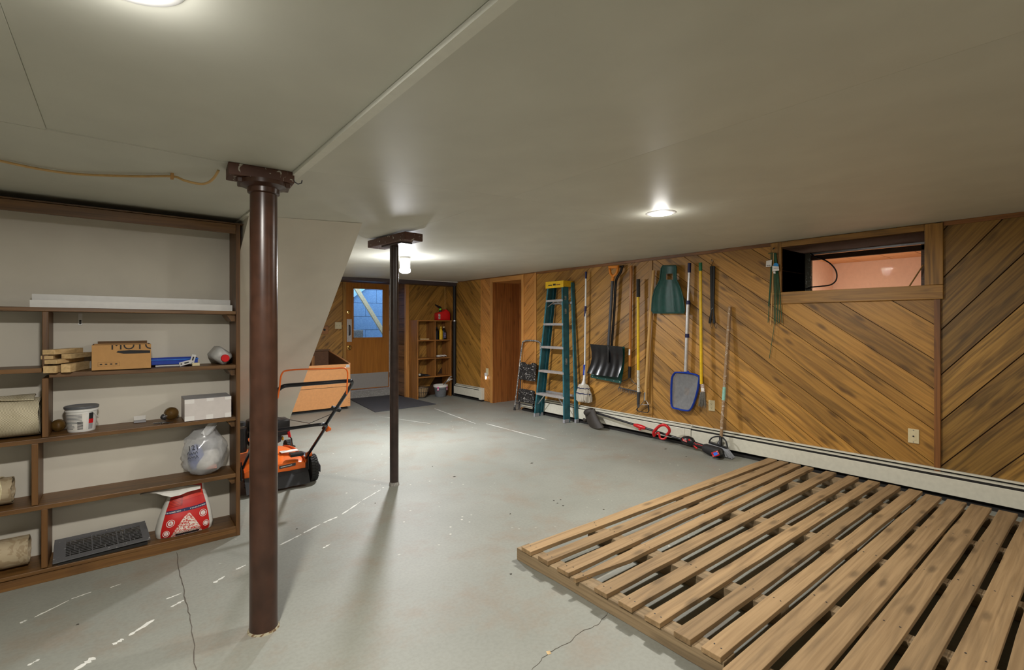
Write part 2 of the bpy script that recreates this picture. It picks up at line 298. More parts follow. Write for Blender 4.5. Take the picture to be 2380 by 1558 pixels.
def clip(poly, a, b, c):   # keep a*u+b*v<=c
    out = []
    for i in range(len(poly)):
        p, q = poly[i], poly[(i+1) % len(poly)]; dp, dq = a*p[0]+b*p[1]-c, a*q[0]+b*q[1]-c
        if dp <= 0: out.append(p)
        if dp*dq < 0: t = dp/(dp-dq); out.append((p[0]+(q[0]-p[0])*t, p[1]+(q[1]-p[1])*t))
    return out
def area(p): return abs(sum(p[i-1][0]*p[i][1]-p[i][0]*p[i-1][1] for i in range(len(p))))/2
def boards(parent, O, U, Nn, rect, slope, cuts, mat, gap=.004, t=.014, hole=None, name='board'):
    """diagonal boards between successive intercepts v=slope*u+b, clipped to the rectangle, each one its own object"""
    O, U, Nn = Vector(O), Vector(U), Vector(Nn); Z = Vector((0, 0, 1)); u0, u1, v0, v1 = rect; q = math.sqrt(1+slope*slope)
    xd = (U+Z*slope).normalized(); yd = Nn.cross(xd); R = Matrix((xd, yd, Nn)).transposed().to_4x4()
    for b0, b1 in zip(cuts[:-1], cuts[1:]):
        g = gap*q/2; p = [(u0, v0), (u1, v0), (u1, v1), (u0, v1)]
        p = clip(p, slope, -1, -(b0+g)); p = clip(p, -slope, 1, b1-g) if p else p
        if len(p) < 3 or area(p) < 2e-4: continue
        pieces = [p]
        if hole:
            h0, h1, hv0, hv1 = hole
            mid = clip(clip(p, -1, 0, -h0), 1, 0, h1) if len(p) > 2 else []
            pieces = [clip(p, 1, 0, h0), clip(p, -1, 0, -h1)]+([clip(mid, 0, 1, hv0), clip(mid, 0, -1, -hv1)] if len(mid) > 2 else [])
        pieces = [x for x in pieces if len(x) > 2 and area(x) > 1e-5]
        if not pieces: continue
        cu = sum(a[0] for a in p)/len(p); cv = sum(a[1] for a in p)/len(p); c = O+U*cu+Z*cv
        mt = Matrix.Translation(c) @ R; iv = mt.inverted(); mb = MB(); tt = t+random.uniform(-.0012, .0012)
        for x in pieces: mb.prism([iv @ (O+U*a+Z*b) for a, b in x], (0, 0, tt))
        mb.build(name, mat, parent, mtx=mt)
def cutlist(lo, hi, ws):
    r = [lo]; i = 0
    while r[-1] < hi: r.append(r[-1]+ws[i % len(ws)]*random.uniform(.92, 1.08)); i += 1
    return r

# ================================================================ the room
TW = .62                                              # foundation wall thickness
def zc(x): return 2.074+(x-.62)/1.21*.076 if x < 1.83 else 2.15+(x-1.83)/3.26*.05
fl = struct(MB().box((-2.8, -3, -.1), (7.2, 9.2, 0)).build('floor', 'floor', loc=(0, 0, 0)))
def ribbon(name, pts, wd, mat, parent, z=.0012, jag=.3):
    """thin flat mark lying on the floor, its edge uneven"""
    P = [Vector((p[0], p[1], 0)) for p in pts]; L, R = [], []
    for i, p in enumerate(P):
        t = (P[min(i+1, len(P)-1)]-P[max(i-1, 0)]).normalized(); n = Vector((-t.y, t.x, 0)); k = wd*.5*(1+random.uniform(-jag, jag))*(.35 if i in (0, len(P)-1) else 1)
        L.append((p+n*k)+V(0, 0, z)); R.append((p-n*k)+V(0, 0, z))
    MB().sheet([L, R], (0, 0, -z*.9)).build(name, mat, parent)
def fpx(*pts): return [onZ(x, y) for x, y in pts]
def rough(pts, n=5, j=.008):
    out = []
    for a, b in zip(pts[:-1], pts[1:]):
        for k in range(n): out.append(a.lerp(b, k/n)+V(random.uniform(-j, j), random.uniform(-j, j), 0))
    return out+[pts[-1]]
ribbon('crack', rough(fpx((411, 1284), (418, 1330), (429, 1385), (441, 1430), (449, 1490), (456, 1570)), 6, .004), .0035, 'crack', fl)
ribbon('crack', rough(fpx((1413, 1425), (1390, 1452), (1350, 1470), (1325, 1492), (1290, 1508), (1262, 1530), (1235, 1560)), 5, .004), .0022, 'crack', fl)
for a, b, wd in [((650, 1268), (700, 1243), .010), ((705, 1240), (745, 1219), .012), ((752, 1216), (784, 1202), .014), ((795, 1196), (840, 1166), .010), ((842, 1164), (885, 1139), .010), ((48, 1449), (62, 1442), .010), ((80, 1436), (160, 1396), .008), ((165, 1393), (212, 1377), .006), ((255, 1367), (281, 1358), .007), ((300, 1478), (358, 1441), .014), ((262, 1500), (286, 1486), .018), ((172, 1560), (219, 1529), .022), ((497, 1356), (522, 1340), .016), ((548, 1325), (571, 1314), .010), ((385, 1394), (422, 1379), .007), ((397, 1412), (427, 1396), .012), ((64, 1548), (92, 1533), .008), ((880, 968), (1000, 985), .005), ((1010, 950), (1105, 985), .012), ((1130, 985), (1270, 1022), .010), ((750, 1275), (768, 1265), .01)]:
    ribbon('scuff_mark', rough(fpx(a, b), 9, .002), wd, 'scuff', fl, jag=.7)
for x, y, r in [(1236, 1077, .018), (1303, 1162, .012), (1296, 1170, .01), (1308, 1176, .012), (1287, 1164, .01), (1403, 1185, .01), (1186, 1195, .008), (1547, 1044, .02), (1595, 1062, .014), (1056, 1108, .02), (872, 1170, .008), (1005, 1085, .008), (1660, 1116, .018), (181, 1452, .008), (690, 1230, .008), (1187, 1335, .01)]:
    c = onZ(x, y); MB().add([c+V(r*random.uniform(.5, 1.2)*math.cos(k*1.05), r*random.uniform(.5, 1)*math.sin(k*1.05), 0) for k in range(6)]+[c+V(0, 0, .004)], [(k, (k+1) % 6, 6) for k in range(6)]+[(5, 4, 3, 2, 1, 0)]).build('debris_flake', 'stain', fl)
# ceiling sheets
ce = struct(MB().box((-2.8, -3, 2.34), (7.2, 9.05, 2.44)).build('ceiling', 'ceil', loc=(0, 0, 2.34)))
def panel(x0, x1, y0, y1, z0, z1):
    g = .0005
    MB().hexa([(x0+g, y0+g, z0), (x1-g, y0+g, z1), (x1-g, y1-g, z1), (x0+g, y1-g, z0), (x0+g, y0+g, z0+.035), (x1-g, y0+g, z1+.035), (x1-g, y1-g, z1+.035), (x0+g, y1-g, z0+.035)]).build('panel', 'ceil', ce)
yr = [-2.9, -.17, 2.27, 4.71, 7.15, 8.95]
for x0, x1 in [(.62, 1.83), (1.83, 3.05), (3.05, 4.27), (4.27, 5.12)]:
    for y0, y1 in zip(yr[:-1], yr[1:]): panel(x0 if x0 > 1 else .655, x1, y0, y1, zc(x0), zc(x1))
for y0, y1 in zip(yr[:-1], yr[1:]): MB().box((.6215, y0, zc(.62)-.004), (.654, y1, zc(.62)+.05)).build('joint_strip', 'strip', ce)
panel(-.2, .62, -.05, 2.40, 2.0875, 2.0865)
for a in [(-2.8, -.2, -2.9, 2.4, 2.084, 2.084), (-.2, .62, -2.9, -.05, 2.084, 2.084), (-2.8, .62, 2.40, 3.95, 2.084, 2.082)]: panel(*a)
# white walls, underside of the stairs
struct(MB().box((-2.8, YB, 0), (.62, YB+.1, 2.12)).build('wall_left', 'white'))
struct(MB().box((.58, YB+.1, 0), (.64, 6.6, 2.05)).build('wall_closet', 'white'))
xt, xb = 1.375, 1.61
struct(MB().hexa([(.64, 6.52, 0), (xb, 6.52, 0), (xb, 6.56, 0), (.64, 6.56, 0), (.64, 3.42, zc(.64)-.003), (xt, 3.42, zc(xt)-.003), (xb, 6.56, zc(xb)-.003), (.64, 6.56, zc(.64)-.003)]).build('wall_stairs', 'white'))
struct(MB().box((-2.9, -3, 0), (-2.8, YB+.1, 2.4)).build('wall_far_left', 'white'))
struct(MB().box((-2.9, -3.1, 0), (5.7, -3, 2.4)).build('wall_near', 'white'))
struct(MB().box((1.45, 6.56, 0), (1.55, 8.95, 2.4)).build('wall_passage', 'white'))
# ---- right wall: foundation block with window and doorway openings, boarded over
WY0, WY1, WZ0, WZ1 = .948, 2.041, 1.70, 2.142         # window opening
DY0, DY1, DZ = 6.02, 6.81, 2.125                      # doorway
X0 = XW+.016
b = MB()
for y0, y1, z0, z1 in [(-3, WY0, 0, 2.4), (WY0, WY1, 0, WZ0), (WY0, WY1, WZ1, 2.4), (WY1, DY0, 0, 2.4), (DY0, DY1, DZ, 2.4), (DY1, 8.5, 0, 2.4)]: b.box((X0, y0, z0), (XW+TW, y1, z1))
wr = struct(b.build('wall_right', 'back', loc=(X0, 3, 0)))
RW = lambda rect, sl, cuts, mat, **k: boards(wr, (X0, 0, 0), (0, 1, 0), (-1, 0, 0), rect, sl, cuts, mat, **k)
def bcut(px, py, sl): p = W(px, py); return p.z-sl*p.y
HT = .215
RW((7.165, 8.33, HT, 2.2), .92, cutlist(-7.9, -4.2, [.30, .24, .34, .28]), 'board')
RW((6.878, 7.142, .01, 2.2), 1.0, cutlist(-7.2, -4.6, [.15, .12, .17]), 'pine')
RW((5.707, 5.964, HT, 2.2), -.85, cutlist(4.9, 7.4, [.16, .12, .19]), 'pine')
RW((3.592, 5.664, HT, 2.2), -.68, sorted([bcut(1403, 617, -.68)+x for x in (-2.9, -2.66, -2.49, -2.3, -2.07, -1.9, -1.66, -1.47, -1.31, -1.1, -.94, -.72, -.5, -.36, -.17, 0, .15, .34, .5, .7, .86, 1.1, 1.3)]), 'board')
RW((.890, 3.534, HT, 2.2), .735, [-2.45, -2.2, -1.98, -1.78, -1.56, -1.38, -1.17, -1.0, -.78, -.60, -.398, -.122, -.001, .21, .445, .728, .94, 1.15, 1.36, 1.6], 'board', gap=.005, hole=(WY0, WY1, WZ0, WZ1))
RW((-3, .849, HT, 2.2), -1.23, [1.298-.365*k for k in range(13, 0, -1)]+[1.298, 1.658, 2.027, 2.383, 2.784, 3.16, 3.5], 'olive', gap=.008, hole=(WY0, WY1, WZ0, WZ1))
def trim(n, a, c, mat, bev=.002): return struct(MB().box(a, c).build('trim_%d' % n, mat, bevel=bev))
trim(1, (XW-.020, .850, .2), (X0, .889, 1.585), 'stripz'); trim(2, (XW-.006, 3.535, .2), (X0, 3.591, 2.19), 'boardz')
trim(3, (XW-.012, 5.665, .2), (X0, 5.706, 2.19), 'pinez'); trim(4, (XW-.014, DY0-.056, 0), (X0, DY0, DZ+.06), 'pinez'); trim(5, (XW-.014, DY1, 0), (X0, DY1+.066, DZ+.06), 'pinez')
trim(6, (XW-.014, DY0, DZ), (X0, DY1, DZ+.06), 'piney'); trim(7, (XW-.012, 7.143, .2), (X0, 7.164, 2.19), 'pinez')
trim(8, (XW-.014, 2.143, 2.165), (X0, 5.66, 2.199), 'stripy'); trim(9, (XW-.014, 5.71, 2.187), (X0, 8.3, 2.199), 'stripy'); trim(10, (XW-.014, -3, 2.165), (X0, .833, 2.199), 'stripy')
# window in the deep opening
win = structempty('window_1', (XW, 1.5, WZ0)); xf = XW-.024
MB().box((xf, .834, 1.586), (XW+.002, 2.142, WZ0)).build('sill_casing', 'boardy', win, bevel=.003)
MB().box((xf, 2.041, WZ0+.001), (XW+.002, 2.142, 2.192)).build('side_casing', 'boardz', win, bevel=.003)
MB().box((xf, .834, WZ0+.001), (XW+.002, WY0, 2.192)).build('side_casing', 'boardz', win, bevel=.003)
MB().box((xf, WY0+.001, WZ1), (XW+.002, WY1-.001, 2.192)).build('head_casing', 'boardy', win, bevel=.003)
for z0, z1 in ((WZ0, 1.912), (1.916, WZ1)): MB().box((XW, WY1, z0), (XW+.56, WY1+.02, z1)).build('jamb_board', 'boardy', win)
MB().box((XW, WY0-.02, WZ0), (XW+.56, WY0, WZ1)).build('jamb_board', 'log', win)
MB().box((XW, WY0, WZ1-.012), (XW+.56, WY1, WZ1)).build('jamb_board', 'back', win); MB().box((XW, WY0, WZ0-.02), (XW+.56, WY1, WZ0)).build('sill_board', 'boardy', win)
xs = XW+.57
MB().box((xs, WY1-.055, WZ0), (xs+.05, WY1, WZ1)).build('sash_stile', speck('flaked_sash_paint', (.09, .085, .06), (.35, .34, .30), 30, .6, .7), win, bevel=.004)
MB().box((xs, WY0+.09, WZ0), (xs+.05, WY0+.135, WZ1)).build('sash_stile', 'log', win, bevel=.003); MB().box((xs, WY0, WZ0), (xs+.04, WY0+.09, WZ1)).build('sash_stile', 'back', win)
MB().box((xs, WY0, WZ1-.085), (xs+.05, WY1-.055, WZ1-.035)).build('sash_rail', 'back', win, bevel=.003); MB().box((xs-.01, WY0, WZ1-.03), (xs+.02, WY1-.05, WZ1-.012)).build('metal_track', 'steel', win)
MB().box((xs, WY0, WZ0), (xs+.05, WY1, WZ0+.03)).build('sash_rail', 'log', win); MB().box((xs+.022, WY0+.1, WZ0+.02), (xs+.026, WY1-.05, WZ1-.06)).build('pane', 'glass', win)
c = [onX(x, y, xs-.02) for x, y in [(1880, 586), (1895, 597), (1915, 604), (1932, 615), (1943, 630), (1945, 645), (1940, 656), (1928, 663), (1905, 666), (1885, 668), (1872, 672)]]
tag(MB().tube(arc(c, 4), .007, 8).build('cord_loop', 'blackp', smooth=60), 'black cord looped inside the high window opening', 'cord')
c = [onX(2146, 616, xs-.03), onX(2112, 668, xs-.1)]
tag(MB().tube(c, .006, 8).build('prop_stick', 'handle', smooth=60), 'thin stick leaning at the right side of the high window', 'stick')
# next room seen through the window
nr = struct(MB().box((7.0, -.6, .9), (7.1, 2.6, 2.9)).build('wall_next_room', 'peach'))
struct(MB().box((XW+TW+.02, 2.21, .9), (7.0, 2.31, 2.9)).build('wall_next_room_left', plain('pinkish_board', (.62, .36, .26), .7)))
struct(MB().box((XW+TW+.02, -.7, .9), (7.0, -.6, 2.9)).build('wall_next_room_right', 'peach')); struct(MB().box((XW+TW+.01, -.7, .8), (7.1, 2.6, .9)).build('floor_next_room', 'peach'))
cn = struct(MB().box((XW+TW+.02, -.6, 2.16), (7.1, 2.3, 2.3)).build('ceiling_next_room', 'back'))
for i in range(4):
    for j in range(9): MB().box((7-.305*i-.301, 2.2-.305*j-.301, 2.143), (7-.305*i-.003, 2.2-.305*j-.003, 2.16)).build('ceiling_tile', 'tile', cn)
for i in range(2): MB().box((XW+TW+.03, 2.2, 1.34+.43*i), (6.98, 2.21, 1.34+.43*i+.425)).build('board', 'peach', bpy.data.objects['wall_next_room_left'])
# doorway passage
dw = structempty('door_2', (XW, 6.4, 0))
for x0, x1 in [(XW, XW+.28), (XW+.283, XW+.47), (XW+.473, XW+TW)]: MB().box((x0, DY1-.004, 0), (x1, DY1+.02, DZ)).build('jamb_board', 'redpine', dw)
MB().box((XW, DY0-.02, 0), (XW+TW, DY0+.002, DZ)).build('jamb_board', 'redpine', dw); MB().box((XW, DY0, DZ-.012), (XW+TW, DY1, DZ+.01)).build('head_board', 'piney', dw)
for i in range(5): MB().box((XW+TW-.02, DY0+.158*i+.001, 0), (XW+TW+.01, DY0+.158*i+.157, DZ)).build('door_board', 'redpine', dw)
# ---- back walls
YK, YD = 8.34, 8.90                                   # behind the bookcase; wall with the outside door
wb = struct(MB().box((4.205, YK+.014, 0), (XW+.2, YK+.1, 2.4)).build('wall_back', 'back'))
a, c = onY(976.8, 745, YK), onY(1006, 703, YK); sl = (c.z-a.z)/(c.x-a.x)
boards(wb, (0, YK+.014, 0), (1, 0, 0), (0, -1, 0), (4.255, XW+.01, .02, 2.3), sl, cutlist(-5.9, -1.2, [.34, .40, .28]) if sl > 1 else cutlist(-4.9, -1.2, [.34, .40, .28]), 'board')
trim(11, (4.19, YK-.012, 0), (4.254, YK+.05, 2.2), 'pinez')
wd = MB()
for x0, x1, z0, z1 in [(1.55, 3.215, 0, 2.4), (3.215, 4.16, 2.19, 2.4), (4.16, 4.34, 0, 2.4), (3.215, 4.16, 0, .125)]: wd.box((x0, YD+.014, z0), (x1, YD+.14, z1))
wd = struct(wd.build('wall_door', 'back'))
a, c = onY(760, 809.5, YD), onY(798.5, 773, YD); sl = (c.z-a.z)/(c.x-a.x)
boards(wd, (0, YD+.014, 0), (1, 0, 0), (0, -1, 0), (1.56, 3.205, .02, 2.3), sl, cutlist(.02-sl*3.21, 2.3-sl*1.56, [.36, .42, .30]), 'board')
ret = struct(MB().box((4.215, YK+.1, 0), (4.30, YD+.02, 2.4)).build('wall_return', 'back'))
for i in range(9): MB().box((4.198+random.uniform(0, .006), YK+.052, .02+i*.245), (4.216, YD+.013, .258+i*.245)).build('plank', 'log', ret, bevel=.004)
# outside door
dr = structempty('door_1', (3.73, YD, .125))
MB().box((3.207, YD-.012, 0), (3.268, YD+.1, 2.22)).build('door_frame', 'boardz', dr, bevel=.002); MB().box((4.13, YD-.012, 0), (4.165, YD+.1, 2.22)).build('door_frame', 'frost', dr, bevel=.002); MB().box((3.268, YD-.012, 2.165), (4.13, YD+.1, 2.22)).build('door_frame', 'log', dr, bevel=.002)
gx0, gx1 = onY(821, 700, YD).x, onY(891.5, 700, YD).x; gz0, gz1 = 1.118, 2.06
dx0, dx1, dz0, dz1, dy = 3.272, 4.122, .155, 2.16, YD+.012
leaf = MB(); leaf.box((dx0, dy, dz0), (gx0, dy+.045, dz1)).box((gx1, dy, dz0), (dx1, dy+.045, dz1)).box((gx0, dy, dz0), (gx1, dy+.045, gz0)).box((gx0, dy, gz1), (gx1, dy+.045, dz1))
leaf = leaf.build('door_leaf', 'door', dr)
MB().box((gx0, dy+.02, gz0), (gx1, dy+.026, gz1)).build('pane', 'glass', leaf)
bd = MB(); e = .012
bd.box((gx0-e, dy-.006, gz0-e), (gx0+e, dy, gz1+e)).box((gx1-e, dy-.006, gz0-e), (gx1+e, dy, gz1+e)).box((gx0, dy-.006, gz0-e), (gx1, dy, gz0+e)).box((gx0, dy-.006, gz1-e), (gx1, dy, gz1+e)); bd.build('glazing_bead', 'door', leaf)
MB().box((dx0+.05, dy-.004, .17), (dx1-.02, dy, .45)).build('kick_plate', 'kick', leaf)
p0, p1 = onY(806, 742, YD), onY(818, 795, YD); MB().box((p0.x+.005, dy-.005, p1.z), (p1.x, dy, p0.z)).build('pull_plate', 'alu', leaf, bevel=.001)
q = onY(812, 768, YD); MB().tube([(q.x, dy-.004, q.z+.09), (q.x, dy-.04, q.z+.08), (q.x, dy-.045, q.z), (q.x, dy-.04, q.z-.08), (q.x, dy-.004, q.z-.09)], .012, 8).build('pull_handle', 'blackp', leaf, smooth=60)
q = onY(811.5, 808, YD); MB().lathe([(.04, 0), (.04, .008), (.016, .012), (.016, .035), (.034, .045), (.037, .06), (.024, .072)], (q.x, dy, q.z), (0, -1, 0), 20).build('door_knob', 'brass', leaf, smooth=40)
q = onY(811, 726, YD); MB().lathe([(.033, 0), (.033, .012), (.018, .016), (.016, .024)], (q.x, dy, q.z), (0, -1, 0), 20).build('deadbolt', 'brass', leaf, smooth=40)
MB().box((3.268, YD-.03, .122), (4.14, YD+.07, .150)).build('threshold', 'alu', dr, bevel=.003); MB().box((3.215, YD-.045, 0), (4.15, YD+.013, .122)).build('door_step', 'concr', dr)
for z in (.35, 1.25, 1.95): MB().box((4.118, YD-.02, z), (4.14, YD-.004, z+.09)).build('hinge', 'steel', dr)
# stairwell outside the door
YO = 10.15; so = struct(MB().box((2.4, YO+.02, -.2), (6.6, YO+.12, 3.4)).build('wall_outside', 'dark'))
for j in range(11):
    for i in range(8):
        x0 = 2.4+i*.5+(.25 if j % 2 else 0); MB().box((x0+.003, YO-random.uniform(0, .006), .1+j*.29+.003), (min(x0+.497, 6.6), YO+.03, .1+j*.29+.287)).build('block', 'outside', so)
struct(MB().box((2.4, 9.05, -.2), (6.6, YO, -.1)).build('floor_outside', 'concr')); struct(MB().box((2.3, 9.05, -.2), (2.4, YO+.1, 2.4)).build('wall_outside_left', 'outside')); struct(MB().box((6.6, 9.05, -.2), (6.7, YO+.1, 3.4)).build('wall_outside_right', 'outside'))
a, c, d = onY(818, 660, YO-.05), onY(858, 666, YO-.05), onY(818, 694, YO-.05)
struct(MB().prism([a+V(0, 0, .2), c+V(.2, 0, .2), c, d], (0, .03, 0)).build('trim_12', plain('pale_blue_siding', (.42, .66, .75), .6)))
e0, e1 = onY(824, 664, YO-.35), onY(893, 776, YO-.35); dd = (e1-e0).normalized(); tag(MB().beam(e0-dd*.35, e1+dd*.4, .05, .085).build('stair_rail', 'rail', bevel=.004), 'pale wooden rail slanting across the door window outside', 'rail')
q0, q1 = onY(822, 767, YO-.3), onY(838, 784, YO-.3); tag(MB().box((q0.x-.25, YO-.45, -.1), (q1.x, YO-.1, q0.z)).build('concrete_pier', 'concr', bevel=.01), 'grey concrete pier outside behind the lower left of the door pane', 'pier')
# beam, pipe and cables along the back
bm_ = struct(MB().box((1.56, 7.97, 2.118), (XW-.005, 8.2, 2.2)).build('trim_13', 'foam', bevel=.003)); struct(MB().box((1.56, 8.2, 2.16), (4.2, 8.90, 2.2)).build('trim_14', 'foam')); struct(MB().box((4.2, 8.2, 2.16), (XW-.005, 8.33, 2.2)).build('trim_15', 'foam'))
c = arc([onY(x, y, 7.94) for x, y in [(770, 637), (800, 638), (830, 637), (870, 640), (905, 644), (930, 647), (960, 649), (990, 648), (1020, 649), (1060, 649), (1086, 650)]], 4)
for p in c: p.z = min(p.z, 2.19)
tag(MB().tube(c, .011, 8).build('ceiling_cable', 'whitec', smooth=60), 'white cable sagging along the dark beam at the back ceiling', 'cable')
pp = thing('drain_pipe', 'dark vertical pipe in the back corner beside the bookcase', 'pipe', (5.045, 7.99, 0))
MB().tube([(5.045, 7.985, .02), (5.045, 7.985, 2.118)], .031, 16).build('pipe', 'dark', pp, smooth=50)
zz = onY(1057, 746, 7.985).z; MB().tube([(5.045, 7.985, zz-.012), (5.045, 7.985, zz+.012)], .035, 16).build('clamp', 'steel', pp, smooth=50)
q = onY(1034.5, 740, YK-.02); tag(MB().tube([(q.x, YK-.012, 1.42), (q.x+.004, YK-.012, 1.8), (q.x, YK-.012, 2.17)], .006, 8).build('thin_cord', 'handle'), 'thin tan cord down the back wall above the red can', 'cord')
# wall plates
def plate(px, py, hw, hh, lab, kind):
    p = W(px, py); t = thing('outlet' if kind != 'coax' else 'wall_jack', lab, 'outlet' if kind != 'coax' else 'jack', (XW, p.y, p.z))
    MB().box((XW-.007, p.y-hw, p.z-hh), (XW+.004, p.y+hw, p.z+hh)).build('cover_plate', 'ivory', t, bevel=.002)
    if kind == 'duplex':
        for dz in (-.021, .021):
            f = MB().lathe([(.0165, 0), (.0165, .002)], (XW-.007, p.y, p.z+dz), (-1, 0, 0), 16, sx=1, sy=.85).build('receptacle', 'ivory', t)
            for dyy in (-.006, .006): MB().box((XW-.0098, p.y+dyy-.001, p.z+dz-.001), (XW-.0088, p.y+dyy+.001, p.z+dz+.008)).build('slot', 'dark', f)
            MB().lathe([(.0025, 0), (.0025, .001)], (XW-.009, p.y, p.z+dz-.008), (-1, 0, 0), 8).build('slot', 'dark', f)
    else:
        MB().box((XW-.0085, p.y-.017, p.z-.034), (XW-.007, p.y+.017, p.z+.034)).build('insert', 'ivory', t, bevel=.001); MB().lathe([(.006, 0), (.006, .004), (.003, .004), (.003, .01)], (XW-.0085, p.y, p.z), (-1, 0, 0), 10).build('connector', 'darkgrey', t)
        for dz in (-.048, .048): MB().lathe([(.004, 0), (.004, .002)], (XW-.007, p.y, p.z+dz), (-1, 0, 0), 10).build('screw', 'steel', t)
    return t, p
plate(1654.5, 943, .036, .058, 'ivory double outlet low on the wall beside the leaning broom', 'duplex')
plate(2123.5, 1014, .036, .058, 'ivory wall plate with one round jack below the high window', 'coax')
t, p = plate(1132.5, 864, .036, .058, 'ivory outlet with a plugged night light left of the doorway', 'duplex')
MB().box((XW-.045, p.y-.02, p.z-.085), (XW-.010, p.y+.025, p.z-.02)).build('night_light', 'whitep', t, bevel=.005); MB().lathe([(.012, 0), (.016, .02), (.01, .05)], (XW-.03, p.y, p.z-.085), (0, 0, -1), 12).build('night_light_lens', 'night', t, smooth=50)
p = onY(786, 757, YD); t = thing('light_switch', 'ivory double switch plate on the board wall left of the door', 'switch', (p.x, YD, p.z))
MB().box((p.x-.06, YD-.008, p.z-.062), (p.x+.06, YD+.002, p.z+.062)).build('cover_plate', 'ivory', t, bevel=.002)
for d in (-.023, .023): MB().box((p.x+d-.006, YD-.02, p.z-.012), (p.x+d+.006, YD-.008, p.z+.008)).build('toggle', 'ivory', t)
p = onY(749, 767, YD); t = thing('wooden_outlet_box', 'small wooden box with a dark outlet left of the switch plate', 'outlet', (p.x, YD, p.z))
MB().box((p.x-.13, YD-.03, p.z-.075), (p.x+.10, YD, p.z+.075)).build('box', 'case_x', t, bevel=.004); MB().lathe([(.022, 0), (.02, .006)], (p.x+.03, YD-.03, p.z), (0, -1, 0), 12).build('socket', 'dark', t)
# baseboard heaters
def heater(y0, y1, lab, wide, joints):
    t = thing('baseboard_heater', lab, 'heater', (XW, (y0+y1)/2, 0)); hx = XW-.002
    MB().box((hx-.006, y0, .03), (hx, y1, .225)).build('back_plate', 'dark', t)
    MB().box((hx-.048, y0+.003, .07), (hx-.006, y1-.003, .198)).build('fin_element', 'dark', t)
    s = .006 if wide else .002; hx2 = hx
    MB().box((hx-.030, y0, .226+(0 if wide else .003)), (hx, y1, .239)).build('top_cover', 'cream', t, bevel=.002)
    MB().box((hx-.050, y0, .200), (hx-.012, y1, .2125+(0 if wide else .009))).build('damper', 'cream', t, bevel=.002)
    for a, c in zip(joints[:-1], joints[1:]): MB().box((hx-.068, a+.001, .055), (hx-.058, c-.001, .185+(0 if wide else .008))).build('front_panel', 'cream', t, bevel=.003)
    MB().box((hx-.058, y0, .0), (hx-.01, y1, .028)).build('bottom_shadow', 'dark', t)  # solid dark box: shadow in the gap under the heater, put in as colour
    return t
heater(2.985, 5.64, 'cream baseboard heater behind the ladder and string trimmer, narrow slots', False, [2.985, 3.06, 5.64])
heater(-2.9, 2.98, 'cream baseboard heater along the wall behind the pallets, wide dark slots', True, [-2.9, .2, 2.98])
t = heater(5.68, 5.955, 'short cream heater end piece behind the folded step stool', False, [5.68, 5.86, 5.955])
t = heater(7.06, 8.02, 'short cream baseboard heater in the back corner beside the pipe', False, [7.13, 7.98])
MB().box((XW-.074, 7.055, .03), (XW-.002, 7.13, .238)).build('end_cap', 'cream', t, bevel=.004)
# ceiling lamps
def can(n, x, y, z, lab):
    t = thing('recessed_lamp', lab, 'lamp', (x, y, z))
    MB().lathe([(.075, .0), (.078, -.006), (.098, -.004), (.104, .0), (.104, .004), (.075, .004)], (x, y, z), n=32, caps=False).build('trim_ring', 'whitep', t, smooth=40)
    MB().lathe([(.0, -.001), (.073, -.001), (.073, .002), (.0, .002)], (x, y, z), n=32, caps=False).build('lens', 'lens', t)
can(1, .01, 1.235, 2.086, 'recessed round lamp at the top edge above the shelves'); can(2, 2.96, 1.99, zc(2.96)-.001, 'recessed round lamp glowing over the wall tools')
zg = zc(2.57); t = thing('globe_lamp', 'bright cylindrical glass lamp on the ceiling behind the slim post', 'lamp', (2.57, 5.13, zg-.2))
MB().lathe([(.06, zg), (.06, zg-.02), (.045, zg-.035)], (2.57, 5.13, 0), n=24).build('lamp_base', 'whitep', t, smooth=40)
MB().lathe([(.048, zg-.035), (.056, zg-.05), (.056, zg-.13), (.065, zg-.15), (.062, zg-.175), (.03, zg-.19), (.0, zg-.192)], (2.57, 5.13, 0), n=24, caps=False).build('glass_shade', 'globe', t, smooth=60)
c = [onZ(x, y, 2.07) for x, y in [(-60, 362), (0, 374), (80, 391), (160, 403), (240, 408), (330, 410), (400, 410)]]+[onZ(430, 420, 2.05), onZ(460, 427, 2.04), onZ(480, 426, 2.04), onZ(496, 415, 2.05), onZ(508, 396, 2.08)]
t = thing('tan_cable', 'tan cable stapled along the ceiling above the wall shelves', 'cable', c[6]); MB().tube(arc(c, 5), .0055, 8).build('cable', 'cable', t, smooth=60); MB().box(c[6]-V(.006, .014, .012), c[6]+V(.006, .014, .013)).build('staple', 'card', t)
q = onZ(682, 416, 2.055); tag(MB().tube([q+V(0, 0, .02), q, q+V(.005, -.002, -.014), q+V(.018, -.006, -.022), q+V(.032, -.010, -.016), q+V(.035, -.011, -.003)], .0028, 8).build('ceiling_hook', 'darkgrey', smooth=60), 'small dark hook in the ceiling beside the thick brown post', 'hook')

# ================================================================ wall shelf unit on the left and what lies on it
sh = thing('wall_shelf_unit', 'tall dark-stained plank shelving built against the white wall at left', 'shelves', (-.5, 3.72, 0))
XL, XR = -1.55, .597
def zlin(x, zl, zr): return zl+(x+.473)/1.067*(zr-zl)
def sboard(n, x0, x1, zl, zr, th, parent=sh, y0=YS, y1=YB-.001):
    a, c = zlin(x0, zl, zr), zlin(x1, zl, zr)
    return MB().hexa([(x0, y0, a-th), (x1, y0, c-th), (x1, y1, c-th), (x0, y1, a-th), (x0, y0, a), (x1, y0, c), (x1, y1, c), (x0, y1, a)]).build(n, 'shelf_x', parent, bevel=.0025)
MB().box((XR, YS, 0), (.622, YB-.001, 2.037)).build('upright', 'shelf_z', sh, bevel=.0025)
MB().box((XL-.03, YS, 0), (XL, YB-.001, 2.037)).build('upright', 'shelf_z', sh, bevel=.0025)
